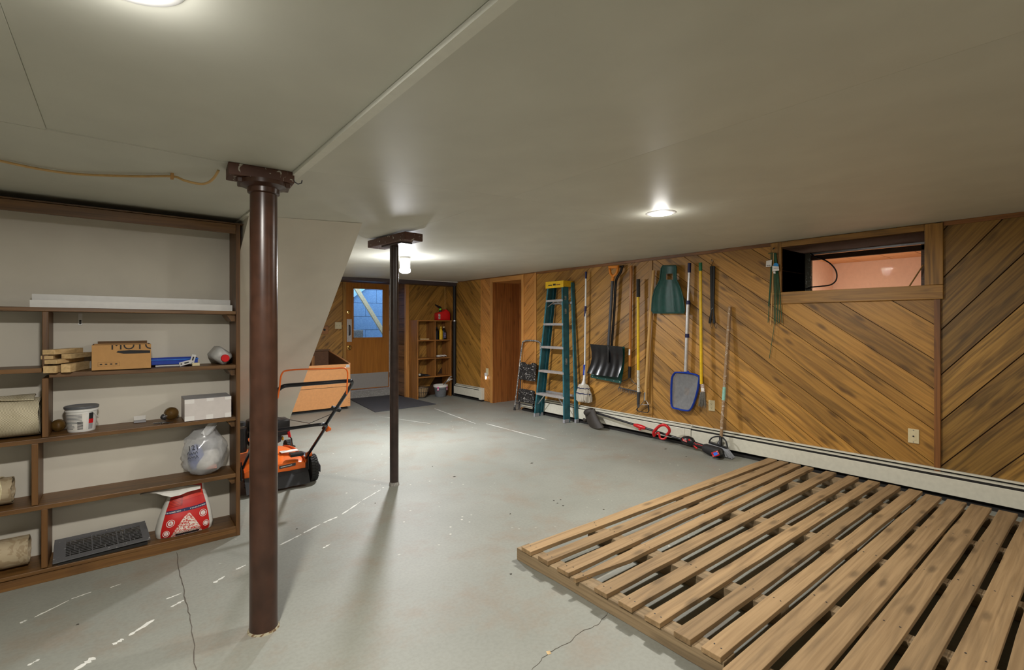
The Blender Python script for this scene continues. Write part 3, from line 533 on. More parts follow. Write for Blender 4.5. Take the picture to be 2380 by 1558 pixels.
MB().box((XL, YS, 1.978), (XR-.001, YS+.02, 2.036)).build('top_rail', 'shelf_x', sh, bevel=.002)
MB().box((XL-.03, YS-.006, 2.038), (.649, YB-.001, 2.046)).build('top_board', 'shelf_x', sh, bevel=.001)
sboard('shelf_board', XL, XR-.001, 1.478, 1.471, .022)
sboard('shelf_board', XL, -.318, 1.151, 1.149, .024); sboard('shelf_board', -.29, XR-.001, 1.123, 1.121, .026)
sboard('shelf_board', XL, XR-.001, .774, .781, .024); sboard('shelf_board', XL, XR-.001, .419, .410, .026); sboard('shelf_board', XL, XR-.001, .074, .066, .02)
MB().box((XL, YS+.001, .001), (XR-.001, YS+.02, .05)).build('kick_board', 'shelf_x', sh)
for x0, za, zb in [(-.317, 1.149, 1.454), (-.318, .778, 1.095), (-.358, .421, .750), (-.321, .077, .393)]:
    MB().box((x0, YS+.002, za), (x0+.026, YB-.002, zb)).build('divider', 'shelf_z', sh, bevel=.0025)
for z in (1.449, 1.095, .757, .384): MB().prism([(XR-.05, YS+.03, z-.001), (XR-.001, YS+.03, z-.001), (XR-.001, YS+.03, z-.045), (XR-.02, YS+.03, z-.045)], (0, .19, 0)).build('cleat', 'shelf_y', sh)
a, c = onY(181.5, 728, YB-.006), onY(191.5, 756, YB-.006)
br = MB().box((a.x, YB-.005, c.z), (c.x, YB-.001, 1.449)).build('wall_bracket', 'whitem', sh, bevel=.001)
for z in (c.z+.012, 1.44-.035): MB().lathe([(.006, 0), (.006, .001)], ((a.x+c.x)/2, YB-.005, z), (0, -1, 0), 10).build('screw_hole', 'dark', br)
def s_at(zl, zr, x): return zlin(x, zl, zr)
S1 = lambda x: zlin(x, 1.478, 1.471); S3 = lambda x: zlin(x, .774, .781); S4 = lambda x: zlin(x, .419, .410); S5 = lambda x: zlin(x, .074, .066); S2 = 1.1225
# white strips
for (xa, ya, xb2, y, lab) in [(69, 697, 540, 3.655, 'front white folded metal strip lying on the upper shelf'), (74, 683, 535, 3.735, 'rear taller white strip standing behind another on the upper shelf')]:
    a, c = onY(xa, ya, y), onY(xb2, ya, y); z0 = S1(a.x); z1 = a.z; c.x = min(c.x, XR-.006)
    t = thing('white_strip', lab, 'trim strip', ((a.x+c.x)/2, y, z0+.001))
    MB().hexa([(a.x, y, z0+.001), (c.x, y, S1(c.x)+.001), (c.x, y+.004, S1(c.x)+.001), (a.x, y+.004, z0+.001), (a.x, y, z1), (c.x, y, z1+S1(c.x)-z0), (c.x, y+.004, z1+S1(c.x)-z0), (a.x, y+.004, z1)]).build('face', 'whitem', t)
    MB().box((a.x, y+.004, z0+.0015), (c.x, y+.03, z0+.004)).build('flange', 'whitem', t)
# offcuts
def offcut(p, q, w2, h, lab): tag(MB().beam(p, q, w2, h).build('wood_offcut', 'offcut', bevel=.0015), lab, 'wood block', 'wood offcuts by the cardboard box')
z = S2+.001
offcut((-.285, 3.57, z+.020), (-.215, 3.80, z+.020), .055, .038, 'left bottom wood offcut in the pile beside the cardboard box')
offcut((-.222, 3.565, z+.023), (-.150, 3.80, z+.023), .040, .045, 'right bottom wood offcut with pale split end, beside the cardboard box')
offcut((-.280, 3.555, z+.061), (-.180, 3.79, z+.061), .055, .022, 'second layer wood offcut with raw front end in the shelf pile')
offcut((-.298, 3.60, z+.083), (-.262, 3.80, z+.083), .050, .020, 'yellowish offcut under the top block of the shelf pile')
offcut((-.222, 3.60, z+.086), (-.135, 3.78, z+.086), .045, .026, 'longest darker offcut pointing toward the cardboard box')
offcut((-.290, 3.585, z+.112), (-.185, 3.79, z+.112), .058, .026, 'topmost yellowish wood block of the shelf pile')
# cardboard box
y = 3.588; a, c = onY(213, 830, y), onY(351, 830, y); z0, z1 = S2+.001, onY(213, 803, y).z; x0, x1 = a.x, c.x; yb = YB-.012
cb = thing('cardboard_box', 'brown cardboard box with MOTO lettering and a black brush stroke', 'box', ((x0+x1)/2, 3.71, z0))
MB().box((x0, y, z0), (x1, y+.004, z1)).build('front_panel', 'card', cb); MB().box((x0, yb-.004, z0), (x1, yb, z1)).build('back_panel', 'card', cb); MB().box((x0, y+.004, z0), (x0+.004, yb-.004, z1)).build('side_panel', 'card_shade', cb); MB().box((x1-.004, y+.004, z0), (x1, yb-.004, z1)).build('side_panel', 'card_shade', cb); MB().box((x0, y, z0-.0005), (x1, yb, z0+.003)).build('bottom_panel', 'card_shade', cb)  # sides, bottom and flaps: same cardboard, interior shade put into its colour
MB().box((x0+.005, y+.006, z1-.006), (x1-.005, y+.11, z1-.002)).build('flap', 'card_shade', cb); MB().box((x0+.02, yb-.003, z1), (x1-.01, yb, z1+.015)).build('flap', 'card_shade', cb)
def clipmesh(o, planes):
    bm = bmesh.new(); bm.from_mesh(o.data)
    for co, no in planes: bmesh.ops.bisect_plane(bm, geom=bm.verts[:]+bm.edges[:]+bm.faces[:], plane_co=Vector(co)-LOC[o], plane_no=no, clear_outer=True)
    bm.to_mesh(o.data); bm.free()
fz = lambda v: z0+(z1-z0)*v; fx = lambda u: x0+(x1-x0)*u
t = text('lettering', 'MOTO', .070, (fx(.70), y, fz(.955)), (1, 0, 0), (0, 0, 1), 'ink', cb, sx=1.0); clipmesh(t, [((0, 0, z1-.001), (0, 0, 1)), ((x1-.001, 0, 0), (1, 0, 0))])
MB().prism([(fx(.40), y-.0004, fz(.70)), (fx(.43), y-.0004, fz(.755)), (fx(.62), y-.0004, fz(.775)), (fx(.985), y-.0004, fz(.745)), (fx(.985), y-.0004, fz(.635)), (fx(.70), y-.0004, fz(.63)), (fx(.52), y-.0004, fz(.635))], (0, .0005, 0)).build('brush_stroke', 'ink', cb)
ic = MB()
for u0, u1, v0, v1 in [(.10, .46, .315, .32), (.10, .46, .165, .17), (.10, .103, .165, .32), (.457, .46, .165, .32)]: ic.box((fx(u0), y-.0006, fz(v0)), (fx(u1), y, fz(v1)))
for k in range(4): ic.prism([(fx(.125+.083*k), y-.0006, fz(.235)), (fx(.15+.083*k), y-.0006, fz(.215)), (fx(.175+.083*k), y-.0006, fz(.235)), (fx(.165+.083*k), y-.0006, fz(.265)), (fx(.135+.083*k), y-.0006, fz(.265))], (0, .0006, 0))
ic.build('icon_row', 'ink', cb)
# blue tray, hinges, block
a, c = onY(352, 840, 3.70), onY(459, 840, 3.70); zt = onY(400, 827, 3.78).z
tr = thing('blue_tray', 'shallow bright blue plastic tray right of the cardboard box', 'tray', ((a.x+c.x)/2, 3.74, S2+.001)); zt = S2+.05
MB().box((a.x, 3.69, S2+.012), (c.x, 3.82, S2+.016)).build('tray_floor', 'blue', tr)
for p, q in [((a.x, 3.685, S2+.014), (c.x, 3.69, zt-.008)), ((a.x, 3.815, S2+.014), (c.x, 3.82, zt)), ((c.x-.005, 3.69, S2+.014), (c.x, 3.82, zt))]: MB().box(p, q).build('tray_side', 'blue', tr, bevel=.001)
MB().box((a.x-.01, 3.68, zt-.012), (c.x+.003, 3.69, zt-.004)).build('rim', 'skyblue', tr, bevel=.001); MB().box((a.x+.02, 3.70, S2+.001), (c.x-.08, 3.81, S2+.012)).build('tray_base', 'whitep', tr)
def hinge(p, d, lab):
    d = Vector(d).normalized(); n = V(0, -1, 0); s = d.cross(n); t = thing('metal_bracket', lab, 'bracket', p)
    MB().obox(p, d*.032, n*.0015, s*.012).build('plate', 'alu', t, bevel=.0005)
    MB().obox(Vector(p)+d*.006+n*.0012, d*.012, n*.0008, s*.004).build('slot', 'dark', t); MB().obox(Vector(p)-d*.022+n*.0012, d*.004, n*.0008, s*.004).build('slot', 'dark', t)
hinge(onY(431, 844, 3.64), (.95, 0, .25), 'slotted metal bracket lying in front of the blue tray'); hinge(onY(448, 836, 3.675), (.25, 0, .97), 'slotted metal bracket standing upright against the blue tray')
q = onY(455, 846, 3.63); tag(MB().box((q.x-.02, 3.615, S2+.001), (q.x+.02, 3.645, S2+.020)).build('small_block', 'ivory', bevel=.002), 'small ivory block at the end of the blue tray', 'block')
# tilted jug with red cap
q = onY(513, 827, 3.70); jr = thing('plastic_jug', 'grey-white plastic jug tipped over with its red cap showing', 'jug', (q.x, 3.7, S2))
ca, sa = math.cos(math.radians(-38)), math.sin(math.radians(-38)); ux, uz = V(ca, 0, sa), V(-sa, 0, ca)
def jl(a, yy, c): return q+ux*a+uz*c+V(0, yy, 0)
rows = []
for yy, k in [(-.075, .25), (-.070, .62), (-.05, .9), (-.02, 1), (.10, 1), (.115, .9)]:
    rows.append([jl(.056*k*cc, yy, .046*k*ss) for cc, ss in [(-.7, -1), (.7, -1), (1, -.7), (1, .7), (.7, 1), (-.7, 1), (-1, .7), (-1, -.7)]])
mb = MB(); vs = [p for r in rows for p in r]; mb.add(vs, [(i*8+k, i*8+(k+1) % 8, (i+1)*8+(k+1) % 8, (i+1)*8+k) for i in range(5) for k in range(8)]+[tuple(range(8))[::-1], tuple(range(40, 48))]); mb.build('bottle', 'greyw', jr, smooth=50)
MB().lathe([(.024, 0), (.024, .022), (.022, .025)], jl(.018, -.072, -.002), (0, -1, 0), 24).build('cap', 'red', jr, smooth=40)
# S3: bucket
a, c = onY(150, 940, 3.715), onY(228, 940, 3.715); bx = (a.x+c.x)/2; rr = .074; zb = S3(bx)+.001; hB = .135
bk = thing('paint_bucket', 'white plastic bucket with dark grey lid and printed label', 'bucket', (bx, 3.715, zb))
MB().lathe([(rr*.80, 0), (rr*.82, .004), (rr*.94, hB-.022), (rr*1.0, hB-.02), (rr*1.0, hB-.014), (rr*.97, hB-.012), (rr*.98, hB-.002)], (bx, 3.715, zb), n=32).build('pail', 'whitep', bk, smooth=35)
MB().lathe([(rr*1.03, hB-.006), (rr*1.05, hB+.002), (rr*1.03, hB+.008), (rr*.98, hB+.009), (rr*.95, hB+.005), (0, hB+.005)], (bx, 3.715, zb), n=32, caps=False).build('lid', 'lid', bk, smooth=35)
def cyl(u, h, off=.0006):   # point on the pail: u angle in degrees from facing the room, h height
    r = rr*(.82+.12*(h-.004)/(hB-.026))+off; t = math.radians(u); return V(bx+r*math.sin(t), 3.715-r*math.cos(t), zb+h)
def patch(u0, u1, h0, h1, off=.0006, n=8): return [[cyl(u0+(u1-u0)*i/n, h, off) for i in range(n+1)] for h in (h0, h1)]
lb = MB().sheet(patch(-75, 20, .012, hB-.03), (0, .0003, 0)).build('label', 'paper', bk)
for k in range(11): MB().sheet(patch(-70, 4 if k < 7 else -22-random.uniform(0, 14), hB-.035-k*.0078-.0035, hB-.035-k*.0078, .0012), (0, .0002, 0)).build('print_line', 'greyp', lb)
for k in range(7): MB().sheet(patch(-14, 8, .016+k*.0065, .0195+k*.0065, .0013, 3), (0, .0002, 0)).build('barcode_bar', 'ink', lb)
MB().sheet(patch(30, 50, .07, hB-.03), (0, .0003, 0)).build('label_block', 'ink', bk); MB().sheet(patch(30, 52, .045, .07), (0, .0003, 0)).build('label_block', 'red', bk); MB().sheet(patch(30, 50, .012, .045), (0, .0003, 0)).build('label_block', 'greyl', bk)
MB().tube([(bx+rr*.99*math.sin(math.radians(u)), 3.715-rr*1.04*math.cos(math.radians(u)), zb+hB-.02-.05*math.sin(math.radians(u-40)*180/110)) for u in range(40, 151, 10)], .002, 6).build('bail_handle', 'whitep', bk)
# amber globes
def amber(px, py, y, r, neck, lab):
    p = onY(px, py, y); p.z = S3(p.x)+r+.001; t = thing('amber_bulb', lab, 'light bulb', (p.x, y, p.z-r), None)
    MB().ball(p, r, 24, 14).build('glass_globe', 'amber', t, smooth=60); d = Vector(neck).normalized()
    MB().tube([p+d*r*.93, p+d*(r*1.25)], [r*.38, r*.36], 14).build('socket', 'chrome', t, smooth=50); MB().tube([p+d*(r*1.25), p+d*(r*1.6)], [r*.5, r*.3], 14).build('cap', 'darkgrey', t, smooth=50); return p
amber(136, 976, 3.775, .034, (-.6, .2, -.1), 'amber glass globe beside the bucket and the shelf divider')
p = amber(398, 960, 3.755, .040, (-.75, -.5, -.28), 'amber glass globe with dark cap lying near the white carton')
q = onY(380, 975, 3.66); q.z = S3(q.x)+.003; ky = thing('key_bunch', 'bunch of keys on the shelf in front of the amber globe', 'keys', q)
MB().tube([q+V(.012*math.cos(k*math.pi/6), .012*math.sin(k*math.pi/6), .003) for k in range(12)], .0012, 6, closed=True).build('ring', 'steel', ky)
for an in (200, 250, 300, 340, 170):
    d = V(math.cos(math.radians(an)), math.sin(math.radians(an)), 0); s = V(-d.y, d.x, 0); b0 = q+d*.018+V(0, 0, .001*(an % 3))
    MB().obox(b0, d*.008, s*.008, V(0, 0, .001)).obox(b0+d*.02, d*.014, s*.0035, V(0, 0, .001)).build('key', 'chrome' if an % 20 else 'darkgrey', ky)
# little clear case
q = onY(325, 972, 3.78); zc0 = S3(q.x)+.001; t = thing('clear_case', 'tiny clear plastic case lying at the back of the middle shelf', 'case', (q.x, 3.78, zc0))
MB().box((q.x-.03, 3.76, zc0), (q.x+.03, 3.80, zc0+.012)).build('tray', 'greyl', t, bevel=.002); MB().box((q.x-.03, 3.797, zc0+.012), (q.x+.03, 3.80, zc0+.038)).build('open_cover', 'paper', t, bevel=.001)
# white carton
y = 3.604; a, c = onY(429, 955, y), onY(537.5, 955, y); z0 = S3(a.x)+.004; z1 = onY(429, 930, y).z; x0, x1 = a.x, min(c.x, XR-.012)
wc = thing('white_carton', 'white taped cardboard carton on the middle shelf by the upright', 'box', ((x0+x1)/2, 3.71, z0))
MB().box((x0, y, z0), (x1, YB-.03, z1)).build('carton', 'lav', wc, bevel=.001); MB().box((x0-.0008, y-.0008, z1-.0005), (x1+.0008, YB-.03, z1+.001)).build('top_flap', 'greyl', wc)
for u0, u1, v0, v1 in [(0, .2, .80, 1), (.46, .61, .86, 1), (.86, 1, .86, 1), (0, .2, 0, .22), (.45, .6, 0, .22), (.86, 1, 0, .22)]: MB().box((x0+(x1-x0)*u0, y-.0007, z0+(z1-z0)*v0), (x0+(x1-x0)*u1, y, z0+(z1-z0)*v1)).build('tape', 'tape', wc)
# rolled rug and two old rolls
def roll(px1, y, zs, r, mat, lab, cat, turns, strap=False, flap=False, x0=-1.0, name='rolled_rug'):
    x1 = onY(px1, 1000, y).x; zc_ = zs+r+.002; t = thing(name, lab, cat, ((x0+x1)/2, y, zs)); n = 40; rows = []
    for x in (x0, x1):
        rows.append([V(x+random.uniform(-.003, .003), y+(r-.007*turns*k/n)*math.sin(2*math.pi*turns*k/n+.6), zc_+(r-.007*turns*k/n)*math.cos(2*math.pi*turns*k/n+.6)) for k in range(n+1)])
    MB().sheet(rows, (0, 0, .004)).build('rolled_sheet', mat, t, smooth=50)
    MB().lathe([(r*.55, 0), (r*.5, x1-x0-.01)], (x0, y, zc_), (1, 0, 0), 20).build('inner_turns', mat, t, smooth=50)
    if flap: MB().sheet([[V(x, y-r*.25-.03*k+random.uniform(-.004, .004), zc_+r*1.0+.012*math.sin(k*1.4+x*9)) for x in [x0+(x1-x0-.02)*i/14 for i in range(15)]] for k in (-2, -1, 0, 1)], (0, 0, .006)).build('loose_edge', mat, t, smooth=60)
    if strap: MB().tube([V(x1-.05+.015*math.sin(k*.5), y+(r+.003)*math.sin(k*math.pi/10), zc_+(r+.003)*math.cos(k*math.pi/10)) for k in range(20)], .004, 6, closed=True).build('tie_cord', 'ivory', t)
    return t
roll(94, 3.715, .776, .105, 'rug', 'rolled beige rug with woven backing on the left middle shelf', 'rug', 2, flap=True)
roll(30, 3.72, .421, .072, 'roll', 'brown roll tied with a pale cord, at the left frame edge', 'roll', 2, strap=True, name='tied_roll')
roll(68, 3.72, .077, .078, 'roll', 'tan cardboard-like roll on the bottom shelf at left', 'roll', 2, name='bottom_roll')
# plastic bag of odds and ends
q = onY(478, 1055, 3.70); bz = S4(q.x)+.002; pb = thing('plastic_bag', 'clear plastic bag of odds and ends with black marker writing', 'bag', (q.x, 3.70, bz)); rnd = random.Random(3)
bx2, cz = q.x-.005, bz+.14; n, m = 26, 16; vs = []
for i in range(m+1):
    a = -math.pi/2+math.pi*i/m
    for k in range(n):
        t = 2*math.pi*k/n; w2 = 1+.07*math.sin(3*t+i*.9)+.05*math.sin(7*t-i*1.7)+rnd.uniform(-.035, .035); ea = abs(math.cos(a))**.7
        vs.append(V(bx2+.124*ea*math.cos(t)*w2, 3.715+.105*ea*math.sin(t)*w2, max(bz, cz+.142*math.sin(a)*(1 if i else .98)+(.02 if i > m-3 else 0))))
mb = MB().add(vs, [(i*n+k, i*n+(k+1) % n, (i+1)*n+(k+1) % n, (i+1)*n+k) for i in range(m) for k in range(n)]); bagskin = mb.build('bag_film', 'bagp', pb, smooth=28)
mb = MB(); g = [[V(bx2+.0+.02*u+.03*v, 3.635-.008*abs(u)+.02*v, cz+.12+.035*v+.01*u*u) for u in (-1.5, -.5, .5, 1.5)] for v in (0, 1, 2)]
MB().sheet(g, (0, .001, 0)).build('bag_tail', 'bagp', pb, smooth=30)
MB().ball((bx2-.05, 3.69, cz-.02), (.045, .05, .085), 14, 10).build('blue_packet', plain('packet_blue', (.06, .12, .42), .5), pb, smooth=50)
MB().ball((bx2+.035, 3.71, cz-.035), (.055, .05, .06), 14, 10).build('white_packet', 'paper', pb, smooth=50); MB().ball((bx2-.005, 3.68, cz-.06), (.06, .05, .05), 14, 10).build('white_packet', 'paper', pb, smooth=50); MB().box((bx2+.0, 3.64, cz-.10), (bx2+.06, 3.66, cz-.075)).build('pink_item', plain('faded_pink', (.6, .32, .27), .6), pb, bevel=.005); MB().ball((bx2+.03, 3.72, cz+.05), (.05, .05, .05), 14, 10).build('grey_packet', 'greyl', pb, smooth=50)
xw, yw_ = V(.93, -.35, .12).normalized(), V(-.1, 0, 1).normalized(); ow = V(bx2-.072, 3.603, cz)
text('marker_writing', '121', .042, ow+V(0, 0, .060), xw, yw_, 'ink', pb)
for dz, seed in ((.026, 1), (.000, 4)):
    rs = random.Random(seed); MB().tube(arc([ow+xw*(-.030+.007*k)+yw_*(dz+(.011 if k % 2 else -.008)*rs.uniform(.5, 1.2)) for k in range(9)], 3), .0013, 5).build('marker_scrawl', 'ink', pb)
# iron register
P = [onY(127, 1256, 3.80), onY(337, 1211, 3.80), onY(350, 1252, 3.605), onY(122, 1310, 3.592)]   # back-left, back-right, front-right, front-left
rg = thing('floor_register', 'worn black iron floor register with pierced grille on the bottom shelf', 'grate', (P[0]+P[1]+P[2]+P[3])/4)
def bl(u, v, d=0): return P[0].lerp(P[1], u).lerp(P[3].lerp(P[2], u), v)+V(0, 0, d)
def bar(u0, u1, v0, v1, nm, par, th=.006, mat='register', d=0): return MB().hexa([bl(u0, v1, d-th), bl(u1, v1, d-th), bl(u1, v0, d-th), bl(u0, v0, d-th), bl(u0, v1, d), bl(u1, v1, d), bl(u1, v0, d), bl(u0, v0, d)]).build(nm, mat, par)
bar(0, 1, 0, .14, 'frame', rg); bar(0, 1, .86, 1, 'frame', rg); bar(0, .12, .14, .86, 'frame', rg); bar(.92, 1, .14, .86, 'frame', rg)
u0, u1 = .12, .92
for k in (1, 2): bar(u0+(u1-u0)*k/3-.006, u0+(u1-u0)*k/3+.006, .14, .86, 'cross_bar', rg, .005)
for j in range(1, 10): v = .14+.72*j/10; bar(u0, u1, v-.009, v+.009, 'grille_bar', rg, .0012)
rng = random.Random(5)
for j in range(10):
    for k in range(3):
        for e in rng.sample(range(1, 6), 2): u = u0+(u1-u0)*(k+e/6)/3; bar(u-.005, u+.005, .14+.072*j, .14+.072*(j+1), 'grille_link', rg, .0012)
zt = S5(0)+.002
MB().hexa([V(bl(.05, .95).x, bl(.05, .95).y, zt), V(bl(.97, .95).x, bl(.97, .95).y, zt), V(bl(.97, .05).x, bl(.97, .05).y, zt), V(bl(.05, .05).x, bl(.05, .05).y, zt), *[V(q.x, q.y, zt+max(.004, (q.z-zt)*.45)) for q in (bl(.05, .95), bl(.97, .95), bl(.97, .05), bl(.05, .05))]]).build('damper_box', 'dark', rg)
# red bag
a, c = onY(357, 1230, 3.67), onY(499, 1215, 3.67); gx, gz = (a.x+c.x)/2, S5(.3)+.001; gw = (c.x-a.x)/2*.92; gh = .30
rb = thing('pellet_bag', 'open red and white printed bag standing on the bottom shelf', 'bag', (gx, 3.70, gz))
def bag(t, h, off=0):   # t angle in degrees from the front, h 0..1 up the bag
    wv = [(0, 1.0), (.12, 1.04), (.35, .96), (.6, .82), (.8, .68), (1, .63)]; dv = [(0, .075), (.12, .098), (.4, .088), (.7, .055), (1, .028)]
    def ip(tb, x):
        for (x0, y0), (x1, y1) in zip(tb[:-1], tb[1:]):
            if x <= x1: return y0+(y1-y0)*(x-x0)/(x1-x0)
        return tb[-1][1]
    r = math.radians(t); si, co = math.sin(r), math.cos(r); e = .72
    X = gw*ip(wv, h)*math.copysign(abs(si)**e, si); Y = -ip(dv, h)*math.copysign(abs(co)**e, co)
    wr = .0018*math.sin(h*17+t*.03)
    return V(gx+X*(1+off*2)+.012*h, 3.72+Y-off+wr, gz+gh*h*(1-.10*si*0)+.02*h*si)
rows = [[bag(t, h/16) for t in range(-180, 181, 10)] for h in range(17)]; nc = 37
MB().add([p for r in rows for p in r]+[V(gx, 3.72, gz)], [(i*nc+k, i*nc+k+1, (i+1)*nc+k+1, (i+1)*nc+k) for i in range(16) for k in range(nc-1)]+[tuple(range(nc-1))[::-1]]).build('bag_body', 'baghi', rb, smooth=50)
def bp(t0, t1, h0, h1, nm, mat, par, off=.0015, n=14, m=12): return MB().sheet([[bag(t0+(t1-t0)*i/n, h0+(h1-h0)*j/m, off) for i in range(n+1)] for j in range(m+1)], (0, .0003, 0)).build(nm, mat, par, smooth=50)
rp = bp(-52, 50, .015, .985, 'red_print', 'bagred', rb, .004)
bp(-8, 46, .72, .86, 'orange_print', 'bagor', rp, .0052); bp(-48, -6, .62, .80, 'dark_print', plain('dark_red_print', (.30, .008, .006), .4), rp, .0052)
for k in range(5): bp(-46, -10, .64+k*.03, .65+k*.03, 'print_line', 'bagor', rp, .0064, 6, 2)
for k in range(6): bp(2, 44-random.uniform(0, 15), .72+k*.022, .728+k*.022, 'print_line', 'bagred', rp, .0064, 6, 2)
bp(-50, 48, .50, .56, 'blue_band', 'navy', rp, .0055)
s = 'ICE MELTING FORMULA  *  PARA DERRETIR HIELO'
for k, ch in enumerate(s):
    if ch != ' ':
        u = 44-k*2.2; b0, b1 = bag(u, .53, .0066), bag(u-1, .53, .0066); text('letter', ch, .012, b0, b1-b0, (0, 0, -1), 'paper', rp, lift=.0004)
for u, h, r in [(-34, .12, .018), (-27, .32, .022), (31, .38, .022), (36, .17, .018)]:
    p = bag(u, h, .0058); d = (bag(u+3, h, .0058)-p).normalized(); up = (bag(u, h+.04, .0058)-p).normalized(); nn = d.cross(up); dd = MB(); vs2 = [p+nn*.0008+(d*math.cos(k*math.pi/12)+up*math.sin(k*math.pi/12))*r for k in range(24)]+[p+nn*.0008+(d*math.cos(k*math.pi/12)+up*math.sin(k*math.pi/12))*r*.86 for k in range(24)]
    dd.add(vs2, [(k, (k+1) % 24, 24+(k+1) % 24, 24+k) for k in range(24)]).add([p+nn*.0008+(d*math.cos(k*math.pi/12)+up*math.sin(k*math.pi/12))*r*.62 for k in range(24)], [tuple(range(24))]); dd.build('round_badge', 'paper', rp)
    text('badge_mark', {-34: 'o', -27: '6', 31: '::', 36: '/'}[u], .026, p+nn*.0012, d, up, 'bagred', rp)
mb = MB(); g = []
for j in range(9):
    h = .02+.43*j/8; w2 = 20*(1-j/8)+.6; g.append([bag(2-w2*1.25+w2*2.5*i/8, h, .0056) for i in range(9)])
mb.sheet(g, (0, .0003, 0)).build('pellet_pile_print', 'pellets', rp); bp(-14, 20, .03, .075, 'print_line', 'ink', rp, .0066, 6, 2)
top = [(325, 1149), (345, 1141), (365, 1138), (385, 1137), (405, 1134), (425, 1130), (445, 1128), (466, 1128)]; bot = [(326, 1151), (345, 1147), (363, 1147), (378, 1152), (398, 1156), (420, 1151), (436, 1144), (466, 1136)]
g = [[onY(x, y, 3.655+.004*math.sin(i*2.3)) for i, (x, y) in enumerate(top)], [onY((x+x2)/2, (y+y2)/2, 3.632+.005*math.sin(i*1.7)) for i, ((x, y), (x2, y2)) in enumerate(zip(top, bot))], [onY(x, y, 3.622+.004*math.sin(i*2.9)) for i, (x, y) in enumerate(bot)]]
MB().sheet(g, (0, .0015, .001)).build('folded_rim', 'baghi', rb, smooth=60)
q = onZ(467, 1233, S5(.45)+.001); tag(MB().ball(q+V(0, 0, .006), (.016, .010, .006), 10, 6).build('crumpled_wrapper', 'clear', smooth=30), 'tiny crumpled clear wrapper beside the red bag', 'wrapper')

# ================================================================ posts
ZB = 2.088
pl = thing('pillar', 'thick brown painted steel post in the left foreground', 'post', (.515, 2.43, 0)); cx, cy = .515, 2.432
MB().lathe([(.060, 0), (.0585, .05), (.0575, 1.2), (.0565, 1.985)], (cx, cy, 0), n=40).build('shaft', 'pillar', pl, smooth=40)
MB().lathe([(.067, 0), (.064, .004), (.060, .008)], (cx, cy, 0), n=32).build('floor_collar', speck('rusty_base_ring', (.30, .27, .18), (.12, .07, .03), 20, .52, .8), pl, smooth=50)
MB().lathe([(.0565, 1.975), (.066, 1.98), (.068, 2.0), (.10, 2.012), (.10, 2.03)], (cx, cy, 0), n=32).build('cap_ring', 'pillar', pl, smooth=40)
MB().obox((cx, cy, 2.022), (.105, -.016, 0), (.008, .046, 0), (0, 0, .012)).build('cap_plate', 'pillar', pl, bevel=.004)
MB().obox((cx-.012, cy+.004, 2.060), (.132, -.010, 0), (.005, .062, 0), (0, 0, .026)).build('cap_block', 'capw', pl, bevel=.004)
ps = thing('slim_post', 'slim dark steel post under a chipped wooden plate, mid room', 'post', (1.843, 3.88, 0)); cx, cy = 1.843, 3.881; zp = zc(1.58)-.003
MB().lathe([(.037, 0), (.037, zp-.075)], (cx, cy, 0), n=32).build('shaft', 'poles', ps, smooth=40)
MB().lathe([(.044, 0), (.039, .03)], (cx, cy, 0), n=24).build('floor_collar', 'concr', ps, smooth=50)
d = (onZ(1000, 530, zp-.03)-onZ(870, 562, zp-.03)).normalized(); s = V(-d.y, d.x, 0)
MB().obox((cx, cy, zp-.032), d*.31, s*.085, (0, 0, .032)).build('cap_block', 'capw', ps, bevel=.004); MB().obox(V(cx, cy, zp-.071)+d*.04, d*.16, s*.055, (0, 0, .006)).build('cap_plate', 'poles', ps, bevel=.002)

# ================================================================ tools along the board wall
def at(px, py, off): return W(px, py, off)
def rod(name, pts, r, mat, parent, off, n=12): return MB().tube([at(x, y, off) for x, y in pts], r, n).build(name, mat, parent, smooth=50)
def nail(parent, px, py, off=.05):
    p = at(px, py, 0); MB().tube([(X0-.005, p.y, p.z), (XW-off, p.y, p.z), (XW-off-.004, p.y, p.z+.012)], .003, 6).build('nail', 'darkgrey', parent)
# ---- step ladder (folded, leaning on the wall)
ld = thing('step_ladder', 'teal fibreglass step ladder with yellow top, folded against the wall', 'ladder', (4.9, 5.1, 0))
def L3(px, py, x): return onX(px, py, x)
fb_l, fb_r = V(4.83, 5.44, 0), V(4.83, 4.79, 0); xt_ = 4.90
ft_l, ft_r = L3(1273, 655, xt_), L3(1308, 657, xt_); ztop = (ft_l.z+ft_r.z)/2; ft_l.z = ft_r.z = ztop
def rail(p, q, inward, par, nm, mat='green_fg', w2=.028, dp=.112):
    d = (q-p).normalized(); iy = V(0, inward, 0); fx_ = V(1, 0, 0); fx_ = (fx_-d*fx_.dot(d)).normalized(); mb = MB()
    mb.obox((p+q)/2+iy*.002+fx_*dp/2, d*(q-p).length/2, iy*.002, fx_*dp/2)
    for s2 in (0, 1): mb.obox((p+q)/2+iy*w2/2+fx_*(dp*s2+(.002 if not s2 else -.002)), d*(q-p).length/2, iy*w2/2, fx_*.002)
    return mb.build(nm, mat, par)
rl = rail(fb_l, ft_l, -1, ld, 'front_rail'); rr_ = rail(fb_r, ft_r, 1, ld, 'front_rail')
rb_l, rb_r, rt_l, rt_r = V(4.944, 5.438, .0), V(4.965, 4.70, .0), V(5.014, ft_l.y-.002, ztop-.01), V(5.035, ft_r.y-.05, ztop-.01)
rail(rb_l, rt_l, -1, ld, 'rear_rail', dp=.05); rail(rb_r, rt_r, 1, ld, 'rear_rail', dp=.05)
